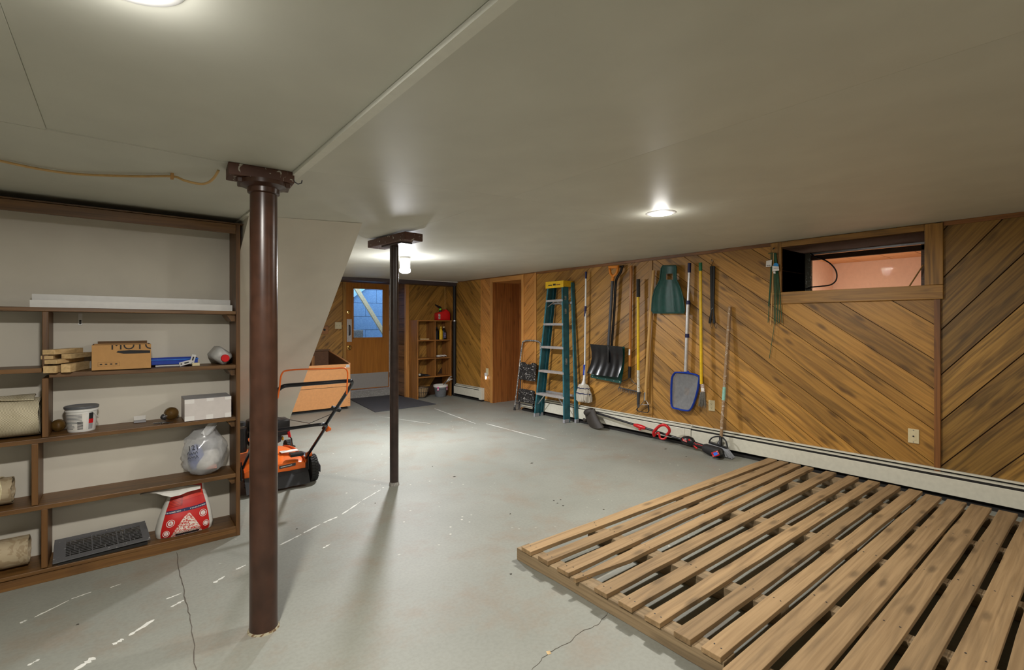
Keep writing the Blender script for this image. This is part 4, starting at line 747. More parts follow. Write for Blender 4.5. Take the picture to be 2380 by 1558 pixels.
MB().box((xt_-.018, ft_r.y-.03, ztop-.002), (xt_+.17, ft_l.y+.03, ztop+.012)).box((xt_-.018, ft_r.y-.03, ztop-.085), (xt_-.010, ft_l.y+.03, ztop)).box((xt_-.018, ft_r.y-.03, ztop-.075), (xt_+.17, ft_r.y-.024, ztop)).box((xt_-.018, ft_l.y+.024, ztop-.075), (xt_+.17, ft_l.y+.03, ztop)).build('top_cap', 'yellow', ld, bevel=.003)
for k, (u0, u1) in enumerate([(.1, .36), (.42, .60), (.64, .9)]): y0, y1 = ft_l.y-(ft_l.y-ft_r.y)*u0, ft_l.y-(ft_l.y-ft_r.y)*u1; MB().box((xt_-.0188, y1, ztop-.05), (xt_-.018, y0, ztop-.035 if k != 1 else ztop-.025)).build('print_mark', 'ink' if k < 2 else plain('brown_print', (.2, .07, .02), .5), ld)
for py in (697, 752, 806, 863, 918):
    u = (L3(1283, py, 4.87).z)/ztop; a, c = fb_l.lerp(ft_l, u), fb_r.lerp(ft_r, u); a.y -= .004; c.y += .004; z = a.z
    dp = .115 if py == 918 else .10; st = MB(); st.box((a.x-.004, c.y, z-.003), (a.x+dp, a.y, z)); st.box((a.x-.004, c.y, z-.030), (a.x-.001, a.y, z-.003)).box((a.x+dp-.003, c.y, z-.025), (a.x+dp, a.y, z-.003))
    for k in range(6): st.box((a.x+.004+k*.013, c.y, z), (a.x+.009+k*.013, a.y, z+.0022))
    st.build('step', 'alu', ld)
    if py in (918, 697):
        for e, sg in ((a, -1), (c, 1)): MB().beam((a.x+.03, e.y+sg*.14, z-.03), (a.x+.03, e.y+sg*.008, z-.17 if py == 918 else z-.10), .004, .018, (1, 0, 0)).build('brace', 'alu', ld)
for py in (705, 915): p = L3(1300, py, 5.02); MB().beam((5.03, rb_l.lerp(rt_l, p.z/ztop).y-.01, p.z), (5.03, rb_r.lerp(rt_r, p.z/ztop).y+.01, p.z), .03, .03).build('rear_bar', 'alu', ld)
for p, sg in ((fb_l, -1), (fb_r, 1)): MB().box((p.x-.006, p.y-.006, 0), (p.x+.09, p.y+sg*.032, .05)).build('foot', 'greyl', ld, bevel=.003)
for p, sg in ((rb_l, -1), (rb_r, 1)): MB().box((p.x-.004, p.y-.004, 0), (p.x+.056, p.y+sg*.03, .05)).build('foot', 'greyl', ld, bevel=.003)
for u, h in ((.88, .07), (.78, .10), (.42, .13)): p = fb_r.lerp(ft_r, u); MB().obox(p+V(.05, -.0005, 0), (.0, 0, h/2), (0, .0008, 0), (.018, 0, 0)).build('label', speck('worn_label', (.35, .37, .33), (.08, .09, .09), 60, .5, .6), ld)
# ---- folded step stool
so_ = thing('step_stool', 'folded paint-splattered black step stool leaning left of the ladder', 'step stool', (5.0, 5.8, 0))
yl, yr2 = 6.0, 5.52; xb_, zt_ = 4.945, onX(1222, 793, 5.05).z
def sx_(z): return xb_+(5.05-xb_)*z/zt_
MB().tube(arc([(sx_(0), yl+.03, .01), (sx_(.6), yl-.01, .6), (sx_(zt_-.1), yl-.04, zt_-.1), (sx_(zt_), yl-.10, zt_), (sx_(zt_), yr2+.06, zt_), (sx_(zt_-.1), yr2, zt_-.1), (sx_(.6), yr2-.01, .6), (sx_(0), yr2-.02, .01)], 6), .012, 10).build('frame_tube', speck('splattered_tube', (.12, .12, .12), (.55, .53, .48), 30, .55, .45), so_, smooth=60)
for zz0, zz1, n in ((.50, .78, 1), (.155, .36, 2)):
    mb = MB(); rows = []
    for i in range(9):
        y = yl-.05-(yl-yr2-.1)*i/8; top = zz1+(-.028 if n == 1 and 2 < i < 6 else 0)-(.012 if i in (0, 8) else 0); rows.append([V(sx_(z)-.022, y, z) for z in (zz0, (zz0+top)/2, top)])
    mb.sheet(rows, (.02, 0, 0)).build('step_plate', 'speckle', so_, bevel=.003)
for y in (yl-.035, yr2+.03): MB().tube([(sx_(0)+.035, y, .012), (sx_(.5)+.03, y, .55)], .010, 8).build('rear_leg', 'darkgrey', so_, smooth=60)
MB().tube([(sx_(.12), yl+.01, .12), (sx_(.12), yr2-.01, .12)], .008, 8).build('cross_bar', 'darkgrey', so_, smooth=60)
for y in (yl+.03, yr2-.02): MB().lathe([(.02, 0), (.015, .05)], (sx_(0), y, 0), n=12).build('rubber_foot', 'blackm', so_, smooth=50)
# ---- string mop
mp = thing('string_mop', 'white string mop with blue grips hanging right of the ladder', 'mop', at(1358, 930, .07)); o = .07
rod('handle', [(1362, 640), (1359, 880)], .013, 'whitep', mp, o); rod('grip', [(1362.5, 632), (1362, 648)], .015, 'navy', mp, o); rod('grip', [(1361, 712), (1360, 736)], .0165, 'navy', mp, o); rod('sleeve', [(1358.8, 848), (1358, 872)], .018, 'blue', mp, o)
MB().tube([at(1358.5, 868, o), at(1357.5, 885, o), at(1356, 896, o)], [.014, .02, .036], 14).build('socket', 'whitep', mp, smooth=50)
c0 = at(1356.5, 893, o); c1 = at(1356.5, 933, o); hh = c0.z-c1.z; rg2 = random.Random(2); mb = MB()
for k in range(170):
    a = 2*math.pi*k*.381966; q = .45+.55*math.sqrt((k+.5)/170); ln = rg2.uniform(.88, 1.05); y2, x2 = math.cos(a)*q*rg2.uniform(1.05, 1.15), math.sin(a)*q
    mb.tube([c0+V(-x2*rx*.45, y2*rx, -hh*h*ln)+V(rg2.uniform(-.003, .003), rg2.uniform(-.004, .004), 0) for rx, h in ((.026, .0), (.072, .06), (.090, .22), (.094, .34), (.112, .52), (.122, .74), (.120, 1.0))], .0068, 5)
yarn = mb.build('yarn', 'mop', mp, smooth=60); yarn['kind'] = 'stuff'
for zf, rw in ((.24, .092), (.54, .115)): MB().tube([c0+V(-.47*rw*math.sin(k*math.pi/12), rw*1.10*math.cos(k*math.pi/12), -hh*zf+.004*math.sin(k*2.1)) for k in range(24)], .0075, 6, closed=True).build('blue_stitching', 'navy', mp, smooth=60)
# ---- snow shovels
def bulge(rows, fn): return rows
sv = thing('snow_shovel', 'black snow shovel with orange D handle hanging on the wall', 'shovel', at(1415, 840, .12))
o = .13; TLp, TRp, BLp, BRp = at(1372.5, 800, o), at(1447, 806, o), at(1365, 867, o+.04), at(1437, 877, o+.04)
rows = []
for j in range(13):
    v = j/12; a, c = TLp.lerp(BLp, v), TRp.lerp(BRp, v); a.y += -.02*math.sin(math.pi*v)*1.2; c.y += -.012*math.sin(math.pi*v); r = []
    for i in range(25):
        u = i/24; p = a.lerp(c, u); dish = .035*math.sin(math.pi*v)*1.0; rib = .0028*math.cos((u-.5)*(1.25-.25*v)*math.pi*9)*(0.2+v); p.x += dish-rib-.02*abs(u-.5); p.z += -.01*math.sin(math.pi*u)*v; r.append(p)
    rows.append(r)
MB().sheet(rows, (.004, 0, 0)).build('scoop', 'blackg', sv, smooth=60)
MB().tube([at(1414, 802, o-.02), at(1413.5, 835, o-.0), at(1414, 845, o+.01)], [.02, .018, .006], 12).build('socket', 'blackg', sv, smooth=60)
rod('shaft', [(1424, 652), (1414, 808)], .0195, plain('grey_shaft', (.05, .052, .06), .45), sv, o-.02)
MB().tube([at(1423.5, 653, o-.02), at(1425, 640, o-.02)], [.023, .018], 12).build('grip_socket', 'orangeh', sv, smooth=50)
MB().tube(arc([at(1425, 643, o-.02), at(1419, 636, o-.02), at(1416.8, 622, o-.02)], 3)+arc([at(1436.5, 621, o-.02), at(1433, 635, o-.02), at(1425, 643, o-.02)], 3), .016, 8).build('d_grip', 'orangeh', sv, smooth=60); MB().tube([at(1415.5, 621, o-.02), at(1437.5, 620, o-.02)], .018, 10).build('grip_bar', 'orangeh', sv, smooth=60)
gs = thing('green_snow_shovel', 'dark green snow shovel hung behind the black shovel', 'shovel', at(1420, 850, .05)); o = .055
TLp, TRp, BLp, BRp = at(1384, 806, o), at(1452, 806, o), at(1373, 876, o+.02), at(1444, 890, o+.02); rows = []
for j in range(9):
    v = j/8; a, c = TLp.lerp(BLp, v), TRp.lerp(BRp, v); rows.append([a.lerp(c, i/12)+V(.022*math.sin(math.pi*v)-.003*math.cos(i*2.1), 0, 0) for i in range(13)])
MB().sheet(rows, (.004, 0, 0)).build('scoop', 'dkgreen', gs, smooth=60)
e = [at(1373, 871, o+.026), at(1444, 885, o+.026), at(1444, 892, o+.026), at(1373, 878, o+.026)]; MB().prism(e, (-.003, 0, 0)).build('wear_strip', 'dkgreen', gs)
for u in (.07, .23, .5, .77, .95): p = e[0].lerp(e[1], u).lerp(e[3].lerp(e[2], u), .5); MB().lathe([(.006, 0), (.003, .003)], p+V(-.003, 0, 0), (-1, 0, 0), 8).build('rivet', 'alu', gs)
MB().tube(arc([at(1446, 620, o), at(1443, 632, o), at(1435, 645, o), at(1431, 662, o), at(1428, 720, o), at(1421, 812, o)], 4), .016, 12).build('bent_shaft', 'blackp', gs, smooth=60); MB().tube([at(1440, 620, o), at(1449, 619, o)], .013, 10).build('grip_bar', 'blackp', gs, smooth=60)
# ---- bow rake
rk = thing('bow_rake', 'bow rake with varnished wood handle hanging beside the shovels', 'rake', at(1464, 800, .05)); o = .042
rod('handle', [(1467, 618), (1464, 853)], .0185, 'varnish', rk, o); p = at(1467, 622, o+.0175); MB().lathe([(.004, 0), (.004, .002)], p, (-1, 0, 0), 8).build('hang_hole', 'dark', rk)
rod('ferrule', [(1464, 852), (1463, 878)], .019, 'blackp', rk, o); MB().prism([at(1461.5, 812, o+.0192), at(1465, 812, o+.0192), at(1464.5, 826, o+.0192), at(1461, 826, o+.0192)], (-.0008, 0, 0)).build('label', 'paper', rk)
MB().tube(arc([at(1462.5, 877, o), at(1456, 883, o), at(1444, 888, o), at(1441, 895, o), at(1440.5, 902, o)], 4), .005, 8).build('bow', 'darkgrey', rk, smooth=60); MB().tube(arc([at(1463.5, 877, o), at(1472, 889, o), at(1481, 896, o), at(1486, 911, o)], 4), .005, 8).build('bow', 'darkgrey', rk, smooth=60)
a, c = at(1438, 901, o), at(1489, 912, o); MB().beam(a, c, .012, .014).build('head_bar', 'darkgrey', rk, bevel=.002)
for k in range(14): p = a.lerp(c, k/13); MB().tube([p, p+V(-.015, -.012, -.03), p+V(-.02, -.02, -.045)], [.004, .0035, .0015], 6).build('tine', 'darkgrey', rk, smooth=60)
# ---- yellow edger
ye = thing('yellow_edger', 'yellow handled garden tool with black grip and dark narrow head', 'garden tool', at(1484, 900, .05)); o = .088
rod('grip', [(1483.5, 649), (1483.5, 691)], .0225, 'blackm', ye, o); rod('handle', [(1483, 690), (1483.5, 862)], .0175, 'yellowp', ye, o); rod('worn_end', [(1483.5, 861), (1484, 912)], .018, speck('scraped_white_paint', (.62, .60, .52), (.4, .3, .12), 30, .56, .6), ye, o)
MB().tube([at(1484, 911, o), at(1483.5, 939, o)], [.021, .017], 12).build('ferrule', 'darkgrey', ye, smooth=40); MB().prism([at(1480, 938, o), at(1487, 938, o), at(1485.5, 948, o), at(1481.5, 948, o)], (.004, 0, 0)).build('blade', 'darkgrey', ye)
# ---- stirrup hoe
hoe = thing('stirrup_hoe', 'pale wood stirrup hoe leaning to the left beside the board joint', 'hoe', at(1500, 900, .06)); o = .05
rod('handle', [(1519, 629), (1507, 800), (1500, 930)], .019, 'handle', hoe, o); rod('ferrule', [(1500.5, 912), (1499.5, 931)], .0198, 'steel', hoe, o)
MB().tube([at(1499.5, 930, o), at(1490, 941, o), at(1484.5, 946, o)], .005, 6).build('fork', 'steel', hoe, smooth=60); MB().tube([at(1500.5, 930, o), at(1506, 938, o), at(1507, 941, o)], .005, 6).build('fork', 'steel', hoe, smooth=60)
MB().beam(at(1490, 941, o), at(1507, 941, o), .022, .004, (0, 0, 1)).build('fork_bridge', 'alu', hoe)
mb = MB()
for p, q in zip([(1485, 945), (1479.5, 952), (1483, 956), (1505, 960), (1508, 955)], [(1479.5, 952), (1483, 956), (1505, 960), (1508, 955), (1507, 941)]): mb.beam(at(*p, o), at(*q, o), .022, .0045, (0, 0, 1))
mb.build('stirrup_blade', 'darkgrey', hoe)
# ---- leaf scoop
ls = thing('leaf_scoop', 'dark green plastic leaf scoop with a hand slot hanging on the wall', 'leaf scoop', at(1553, 680, .06)); o = .075
prof = [(618, 1540, 1571), (624, 1536.5, 1572), (636, 1535, 1571.5), (650, 1533.5, 1572), (660, 1529, 1577), (672, 1522, 1582), (690, 1517, 1587), (710, 1515, 1590), (722, 1514.5, 1591), (728, 1518, 1590)]
rows = []
for y, xa, xb2 in prof:
    a, c = at(xa, y, o), at(xb2, y, o); v = (y-618)/110; rows.append([a.lerp(c, i/16)+V(.05*math.sin(math.pi*i/16)*(.3+.7*v)-.003*math.cos(i*1.57)*(v > .4), 0, 0) for i in range(17)])
hs_ = MB(); P_ = [p for r in rows for p in r]; nr, nc = len(rows), 17; f = []
for i in range(nr-1):
    for j in range(nc-1):
        if i in (2,) and 5 <= j <= 11: continue
        f.append((i*nc+j, i*nc+j+1, (i+1)*nc+j+1, (i+1)*nc+j))
k2 = len(P_); be = {}
for q in f:
    for x in range(4): e = (q[x], q[(x+1) % 4]); be[e] = 1
fs = f+[tuple(x+k2 for x in q[::-1]) for q in f]+[(e[1], e[0], e[0]+k2, e[1]+k2) for e in be if (e[1], e[0]) not in be]
hs_.add(P_+[p+V(.004, 0, 0) for p in P_], fs); hs_.build('scoop', 'dkgreen', ls, smooth=60)
rim = [at(xa, y, o) for y, xa, _ in prof]+[at(xb2, y, o) for y, _, xb2 in prof[::-1]]; MB().tube(rim, .007, 8, closed=True).build('rolled_rim', 'dkgreen', ls, smooth=60)
for i, (xa, xb2) in enumerate([(1566, 1560), (1575, 1570), (1560, 1558)]): MB().tube([at(xa, 676, o-.045+.0), at(xb2+8, 700, o-.045), at(xb2+10, 722, o-.04)], .004, 6).build('groove_rib', 'dkgreen', ls, smooth=60)
nail(ls, 1556, 640, .05)
# ---- pool skimmer
sk = thing('pool_skimmer', 'blue pool skimmer net on a silver telescopic pole', 'skimmer net', at(1590, 900, .06)); o = .06
rod('pole_upper', [(1602, 632), (1599, 705)], .0150, 'alu', sk, o); rod('pole_lower', [(1599, 705), (1593.5, 864)], .0195, 'alu', sk, o); rod('grip', [(1602.5, 612), (1602, 634)], .019, 'navy', sk, o); rod('cam_lock', [(1599.7, 699), (1599.3, 708)], .0225, 'navy', sk, o); rod('cam_lock', [(1597.2, 776), (1596.8, 785)], .023, 'navy', sk, o)
out = [(1570, 866), (1596, 867), (1623, 874), (1624.5, 890), (1620, 915), (1612, 940), (1604, 953), (1595, 955), (1575, 951), (1562, 945), (1560.5, 920), (1561, 895), (1563, 876)]
c = arc([at(x, y, o) for x, y in out]+[at(*out[0], o)], 3)[:-1]; MB().tube(c, .021, 8, closed=True, flat=.5).build('frame', 'blue', sk, smooth=60)
MB().prism([at(1590, 862, o), at(1599, 862, o), at(1604, 871, o), at(1584, 869, o)], (.018, 0, 0)).build('neck', 'blue', sk, bevel=.003)
ctr = at(1592, 911, o)
g = [[ctr.lerp(p, k/5)+V(.045*(1-(k/5)**2), 0, 0) for p in c+[c[0]]] for k in range(1, 6)]; MB().sheet(g, (.0006, 0, 0)).build('net', 'mesh', sk, smooth=60); MB().add([ctr+V(.045, 0, 0)]+g[0][:-1], [(0, i+1, (i+1) % len(c)+1) for i in range(len(c))]).build('net', 'mesh', sk)
# ---- yellow push broom with worn bristles
yb_ = thing('yellow_broom', 'yellow handled brush with grey bristles hanging beside the skimmer', 'broom', at(1630, 900, .06)); o = .095
rod('handle', [(1628, 628), (1630, 893)], .016, 'yellowp', yb_, o); rod('grip', [(1628, 611), (1628.2, 630)], .0185, 'green', yb_, o)
MB().prism([at(1628, 893, o+.012), at(1634.5, 893, o+.012), at(1637, 911, o+.012), at(1630, 912, o+.012)], (.02, 0, 0)).build('ferrule', speck('taped_ferrule', (.35, .2, .14), (.55, .53, .5), 40, .5, .6), yb_); MB().prism([at(1629, 902, o+.014), at(1636, 902, o+.014), at(1636.5, 909, o+.014), at(1630, 910, o+.014)], (-.001, 0, 0)).build('label', 'paper', yb_)
mb = MB(); a, c = at(1629, 911, o), at(1637.5, 911, o); a2, c2 = at(1623.5, 940, o), at(1641, 946, o)
for k in range(60): u = rg2.random(); w3 = rg2.uniform(-.02, .02); mb.tube([a.lerp(c, u)+V(w3*.4, 0, 0), a2.lerp(c2, min(1, max(0, u+rg2.uniform(-.08, .08))))+V(w3, 0, rg2.uniform(-.03, .02))], [.004, .002], 4)
x = mb.build('bristles', 'bristled', yb_); x['kind'] = 'stuff'
# ---- bungee straps on a hook
bg = thing('bungee_straps', 'pair of black rubber tie straps hanging from a wall hook', 'strap', at(1656, 690, .03)); o = .03
MB().tube([at(1653, 603, 0)+V(.01, 0, 0), at(1653, 604, .04), at(1655, 608, .05), at(1657, 604, .045)], .003, 6).build('wall_hook', 'steel', bg, smooth=60); MB().tube(arc([at(1652, 606, o), at(1658, 607, o), at(1653, 618, o), at(1656, 620, o)], 4), .0022, 6).build('wire_hook', 'darkgrey', bg, smooth=60)
for xa, xb2, xm in ((1653, 1650, 1653.5), (1659, 1659.5, 1657.5)):
    MB().tube([at(xa, 619, o), at(xa, 628, o), at(xm, 700, o), at(xm-.2 if xa < 1656 else xm+.5, 725, o), at(xb2, 748, o), at(xb2-.5, 752, o)], [.016, .0145, .013, .010, .016, .013], 10, flat=.6).build('strap', 'blackm', bg, smooth=60)
    MB().tube(arc([at(xb2, 751, o), at(xb2+1.5, 758, o), at(xb2+4, 763, o), at(xb2+6.5, 761, o), at(xb2+5, 757, o)], 4), .002, 6).build('end_hook', 'darkgrey', bg, smooth=60)
MB().tube([at(1651.5, 721, o), at(1657, 716, o+.01), at(1656, 712, o)], .003, 6).build('tie', 'steel', bg)
# ---- old broom standing in front of the heater
ob_ = thing('corn_broom', 'broom with worn wooden handle and grey bristles by the heater', 'broom', (4.93, 2.6, 0)); xo = 4.95
tp, bt = at(1696, 713, .025), onX(1676, 1016, xo); MB().tube([tp, bt], .016, 12).build('handle', 'oldhandle', ob_, smooth=50); p, q = tp.lerp(bt, .62), tp.lerp(bt, .72); MB().tube([p, q], .0168, 12).build('handle_label', 'teal', ob_, smooth=50)
a, c = onX(1648.5, 1026, xo-.02), onX(1691, 1040, xo-.02); mid = onX(1675, 1016, xo)
MB().tube([mid+V(0, 0, .01), onX(1675, 1024, xo-.01), onX(1673, 1033, xo-.015)], [.018, .017, .03], 12).build('socket', 'blackp', ob_, smooth=50)
MB().tube(arc([a, onX(1655, 1018, xo-.01), onX(1667, 1015, xo), onX(1678, 1017, xo), onX(1687, 1026, xo-.01), c], 4), .0075, 8).build('cap_arch', 'blackp', ob_, smooth=60)
MB().sheet([[a.lerp(c, i/8)+V(xx, 0, -.012*math.sin(math.pi*i/8)*0) for i in range(9)] for xx in (-.02, .02)], (0, 0, -.022)).build('cap', 'blackp', ob_, bevel=.004)
a2, c2 = onX(1657, 1060, xo-.06), onX(1706, 1068, xo-.06); a2.z = c2.z = .004; mb = MB()
for k in range(90): u = (k % 30)/29; w3 = (k//30-1)*.014; e = a2.lerp(c2, min(1, max(0, u+rg2.uniform(-.03, .03)))); mb.tube([a.lerp(c, .06+.9*u)+V(w3, 0, -.015), e+V(w3*1.6, 0, rg2.uniform(0, .012))], [.0055, .0035], 4)
x = mb.build('bristles', 'bristle', ob_); x['kind'] = 'stuff'
# ---- string trimmer lying along the heater
tm = thing('string_trimmer', 'black and red cordless string trimmer lying along the cream heater', 'string trimmer', (4.9, 3.5, 0)); xt2 = 4.88
def T(px, py, x=None): return onX(px, py, x or xt2)
MB().tube([T(1383, 959, 4.95), T(1585, 1022, 4.9)], .0135, 12).build('shaft', 'blackp', tm, smooth=50)
h0 = T(1366, 962, 4.93); MB().tube([h0+V(0, .05, .01), h0+V(0, .01, .012), T(1376, 957, 4.94), T(1384, 960, 4.945)], [.03, .055, .05, .024], 16).build('motor_head', 'brownhd', tm, smooth=50)
g = []
for j in range(7):
    v = j/6; g.append([T(1360-2*v+14*v*v+(i/8)*(22+10*v), 960+33*v+(2-6*v)*0+(-10*(i/8))*(1-v)+4*math.sin(i/8*math.pi)*v, 4.93-.03*math.sin(math.pi*i/8)-.05*v) for i in range(9)])
MB().sheet(g, (.006, 0, 0)).build('debris_guard', 'brownhd', tm, smooth=60); MB().lathe([(.03, 0), (.034, .02), (.02, .04)], h0+V(-.02, .02, -.07), (-.4, .3, -1), 16).build('line_spool', 'brownhd', tm, smooth=50)
MB().tube([T(1474, 988, 4.925), T(1482, 990, 4.925), T(1494, 994, 4.92), T(1501, 996, 4.92)], [.018, .026, .026, .017], 12).build('coupling', 'red', tm, smooth=50); MB().ball(T(1487, 998, 4.915), (.014, .02, .016), 10, 6).build('coupling_knob', 'red', tm, smooth=50)
hl = arc([T(x, y, xx) for x, y, xx in [(1521, 1014, 4.88), (1519, 1006, 4.86), (1531, 992, 4.84), (1543, 988, 4.84), (1553, 994, 4.85), (1556, 1003, 4.87), (1550, 1011, 4.89)]], 4); MB().tube(hl, .0165, 10).build('loop_handle', 'red', tm, smooth=60)
MB().tube(arc([T(1521, 1012, 4.88), T(1531, 1006, 4.87), T(1534, 1018, 4.87), T(1543, 1021, 4.87), T(1549, 1016, 4.88)], 4), .0115, 8).build('clamp', 'red', tm, smooth=60)
hb = [T(x, y, 4.88) for x, y in [(1584, 1021), (1590, 1022.5), (1599, 1024), (1607, 1027), (1613, 1030)]]; MB().tube(hb, [.02, .042, .05, .047, .026], 14).build('motor_housing', 'blackp', tm, smooth=50)
MB().prism([T(1585.5, 1019, 4.832), T(1597, 1025, 4.826), T(1596, 1029, 4.826), T(1586, 1024.5, 4.832)], (.004, 0, 0)).build('red_badge', 'redi', tm)
p, q, r = T(1586, 1021.5, 4.829), T(1597, 1026.5, 4.823), T(1586, 1018, 4.829)
for k, s in enumerate(('HYPER', 'TOUGH')): text('badge_lettering', s, .013, p.lerp(q, .5)+V(-.002, -.004*k, .006-.013*k), q-p, V(0, 0, 1), 'paper', tm)
p = T(1602, 1022.5, 4.832); MB().obox(p, (.003, 0, 0), (0, .008, -.004), (0, .004, .008)).build('power_button', 'red', tm)
MB().tube([T(1613, 1031, 4.88), T(1638, 1040, 4.875)], [.024, .026], 12).build('rear_grip', 'blackm', tm, smooth=50); MB().tube([T(1614, 1029, 4.852), T(1617, 1033, 4.85), T(1622, 1032.5, 4.85), T(1636, 1038, 4.848)], .0035, 6).build('red_line', 'red', tm); MB().tube([T(1613, 1036, 4.87), T(1619, 1042, 4.865), T(1621, 1042.5, 4.865)], [.010, .010, .006], 8).build('trigger', 'red', tm, smooth=50)
bt_ = [T(1636, 1041, 4.86), T(1642, 1043, 4.855), T(1652, 1047, 4.84), T(1666, 1051, 4.82), T(1675, 1054, 4.81), T(1680, 1056, 4.81)]; MB().tube(bt_, [.034, .044, .047, .048, .046, .030], 16, flat=1.15).build('battery_housing', 'blackm', tm, smooth=50)
c0 = T(1664, 1055, 4.735); ux = (T(1673, 1052, 4.735)-c0).normalized(); uy = V(0, 0, 1); uy = (uy-ux*uy.dot(ux)).normalized(); nn = ux.cross(uy)
pk = MB().obox(c0-nn*.02, ux*.048, uy*.030, nn*.03).build('battery_pack', 'blackp', tm, bevel=.010, smooth=40); MB().obox(c0+nn*.0112, ux*.040, uy*.024, nn*.002).build('red_bezel', 'redi', tm, bevel=.001); MB().obox(c0+nn*.0138+ux*.004, ux*.022, uy*.015, nn*.001).build('battery_screen', 'lcd', tm)
for u, v in ((-.033, -.012), (.03, .016), (.034, -.002)): MB().obox(c0+nn*.0138+ux*u+uy*v, ux*.004, uy*.003, nn*.0006).build('white_mark', 'paper', tm)
# ---- garden stakes with tags by the window
gk = thing('garden_stakes', 'bunch of thin green garden stakes with tags hanging left of the window', 'garden stakes', at(1800, 620, .04)); o = .04
MB().tube([at(1799, 576, -.01), at(1799, 577, .05), at(1796, 580, .055)], .006, 6).build('wall_hook', 'darkgrey', gk, smooth=60); MB().tube(arc([at(1786, 590, o), at(1795, 588, o), at(1806, 591, o)], 3), .004, 6).build('wire_end', 'stake', gk)
for x1, y1, x0 in [(1785, 750, 1795), (1791, 755, 1798), (1799, 748, 1799), (1803, 752, 1801), (1808, 754, 1802), (1812, 750, 1803), (1818, 752, 1803), (1786, 712, 1792), (1788, 834, 1803)]:
    pts = [at(x0, 588, o), at((x0*2+x1)/3+1, 640, o), at(x1 if y1 < 800 else 1800, y1 if y1 < 800 else 745, o-.01)]+([at(1794, 795, o-.01), at(x1, y1, o-.01)] if y1 > 800 else []); MB().tube(arc(pts, 3), .0035 if y1 < 800 else .0028, 5).build('stake', 'stake' if x1 != 1791 else 'handle', gk)
q = [at(1781, 607, o+.02), at(1794, 604, o+.02), at(1793, 620, o+.02), at(1780, 621, o+.02)]; MB().prism(q, (.0008, 0, 0)).build('white_tag', 'paper', gk)
for k in range(5): p = q[3].lerp(q[2], .2+.14*k)+V(-.0006, 0, .006); MB().box((p.x-.0003, p.y-.0018, p.z), (p.x+.0006, p.y+.0018, p.z+.012)).build('barcode_bar', 'ink', gk)
q = [at(1795, 618, o+.026), at(1810, 620, o+.026), at(1811, 629, o+.026), at(1795, 631, o+.026)]; MB().prism([at(1796, 620, o+.025), at(1799, 612.5, o+.025), at(1805, 611.5, o+.025), at(1809, 614, o+.025), at(1809.5, 621, o+.025)], (.0008, 0, 0)).build('blue_tag', 'bluetag', gk); MB().prism(q, (.0008, 0, 0)).build('white_tag', 'paper', gk); p = q[0].lerp(q[2], .5)+V(-.001, 0, 0); MB().box((p.x, p.y-.03, p.z-.004), (p.x+.0008, p.y+.02, p.z+.001)).build('print_line', 'greyp', gk)
MB().prism([at(1796.5, 632, o+.022), at(1802, 631, o+.022), at(1802.5, 636, o+.022), at(1798, 636, o+.022)], (.0008, 0, 0)).build('white_tag', 'paper', gk)

# ================================================================ pallets on the floor at right
rp_ = random.Random(11)
def plank(name, p0, p1, w0, z0, z1, mat, parent, wob=.004, n=8, taper=()):
    """rough sawn board from p0 to p1 (x, y ends): edges and top waver a little"""
    L, R = [], []; d = Vector((p1[0]-p0[0], p1[1]-p0[1], 0)).normalized(); s = V(-d.y, d.x, 0)
    for k in range(n+1):
        c = V(p0[0], p0[1], z0).lerp(V(p1[0], p1[1], z0), k/n); L.append(c+s*(w0/2+rp_.uniform(-wob, wob)*.5)); R.append(c-s*((w0/2)*(taper[k] if k < len(taper) else 1)+rp_.uniform(-wob, wob)*.5))
    vs, fs = [], []
    for l, r in zip(L, R): h = V(0, 0, z1-z0+rp_.uniform(-.0015, .0015)); vs += [l, r, r+h, l+h]
    for k in range(n): a = 4*k; b2 = a+4; fs += [(a+i, a+(i+1) % 4, b2+(i+1) % 4, b2+i) for i in range(4)]
    fs += [(3, 2, 1, 0), tuple(4*n+i for i in range(4))]
    return MB().add(vs, fs).build(name, mat, parent, bevel=.0022)
pa = thing('pallet', 'far long wooden pallet of narrow slats lying on the floor', 'pallet', (3.3, 1.55, 0))
for x in (1.868, 2.39, 3.36, 4.33, 4.75): plank('bearer', (x, .945), (x, 2.20 if x < 2 else 2.135-(x-1.81)*.024), .088, .001, .072, 'bearer', pa, .006)
ys = [(2.108, 2.035, .082), (1.965, 1.93, .078), (1.812, 1.826, .085), (1.690, 1.712, .070), (1.555, 1.535, .080), (1.409, 1.368, .080), (1.263, 1.222, .080), (1.117, 1.086, .078), (.992, .952, .082)]
for i, (y0, y1, wd_) in enumerate(ys): plank('slat', (1.812 if i != 3 else 1.80, y0), (4.86-.006*i, y1), wd_, .0725, .096, 'slat', pa, .006 if i == 3 else .004, 16, (-.45, .2, 1) if i == 3 else ())
for i, (y0, y1, wd_) in enumerate(ys):
    for x in (1.868, 2.39, 3.36):
        for dd in (-.02, .02): y = y0+(y1-y0)*(x-1.81)/3.04+dd*.8; MB().lathe([(.0035, 0), (.0035, .0006)], (x+rp_.uniform(-.015, .015), y, .0962), n=6).build('nail_head', 'darkgrey', pa)
pb2 = thing('pallet', 'near wooden pallet of wide boards at the bottom right corner', 'pallet', (3.3, .4, 0))
for x in (1.90, 2.57, 3.29, 4.0, 4.62): plank('bearer', (x, -1.30), (x, .895), .07, .001, .072, 'bearer', pb2, .006)
yw = [.868, .728, .600, .470, .337, .190, .058, -.075, -.21, -.34, -.48, -.61]; y2 = [.838, .704, .576, .442, .31, .18, .05, -.08, -.21, -.34, -.48, -.61]
for i, (a, c) in enumerate(zip(yw, y2)): plank('slat', (1.757+rp_.uniform(-.012, .012), a), (4.765-.004*i, c), (.094, .106, .108, .092, .112, .116, .11, .105, .11, .11, .1, .11)[i], .0725, .096, 'slat', pb2, .005)
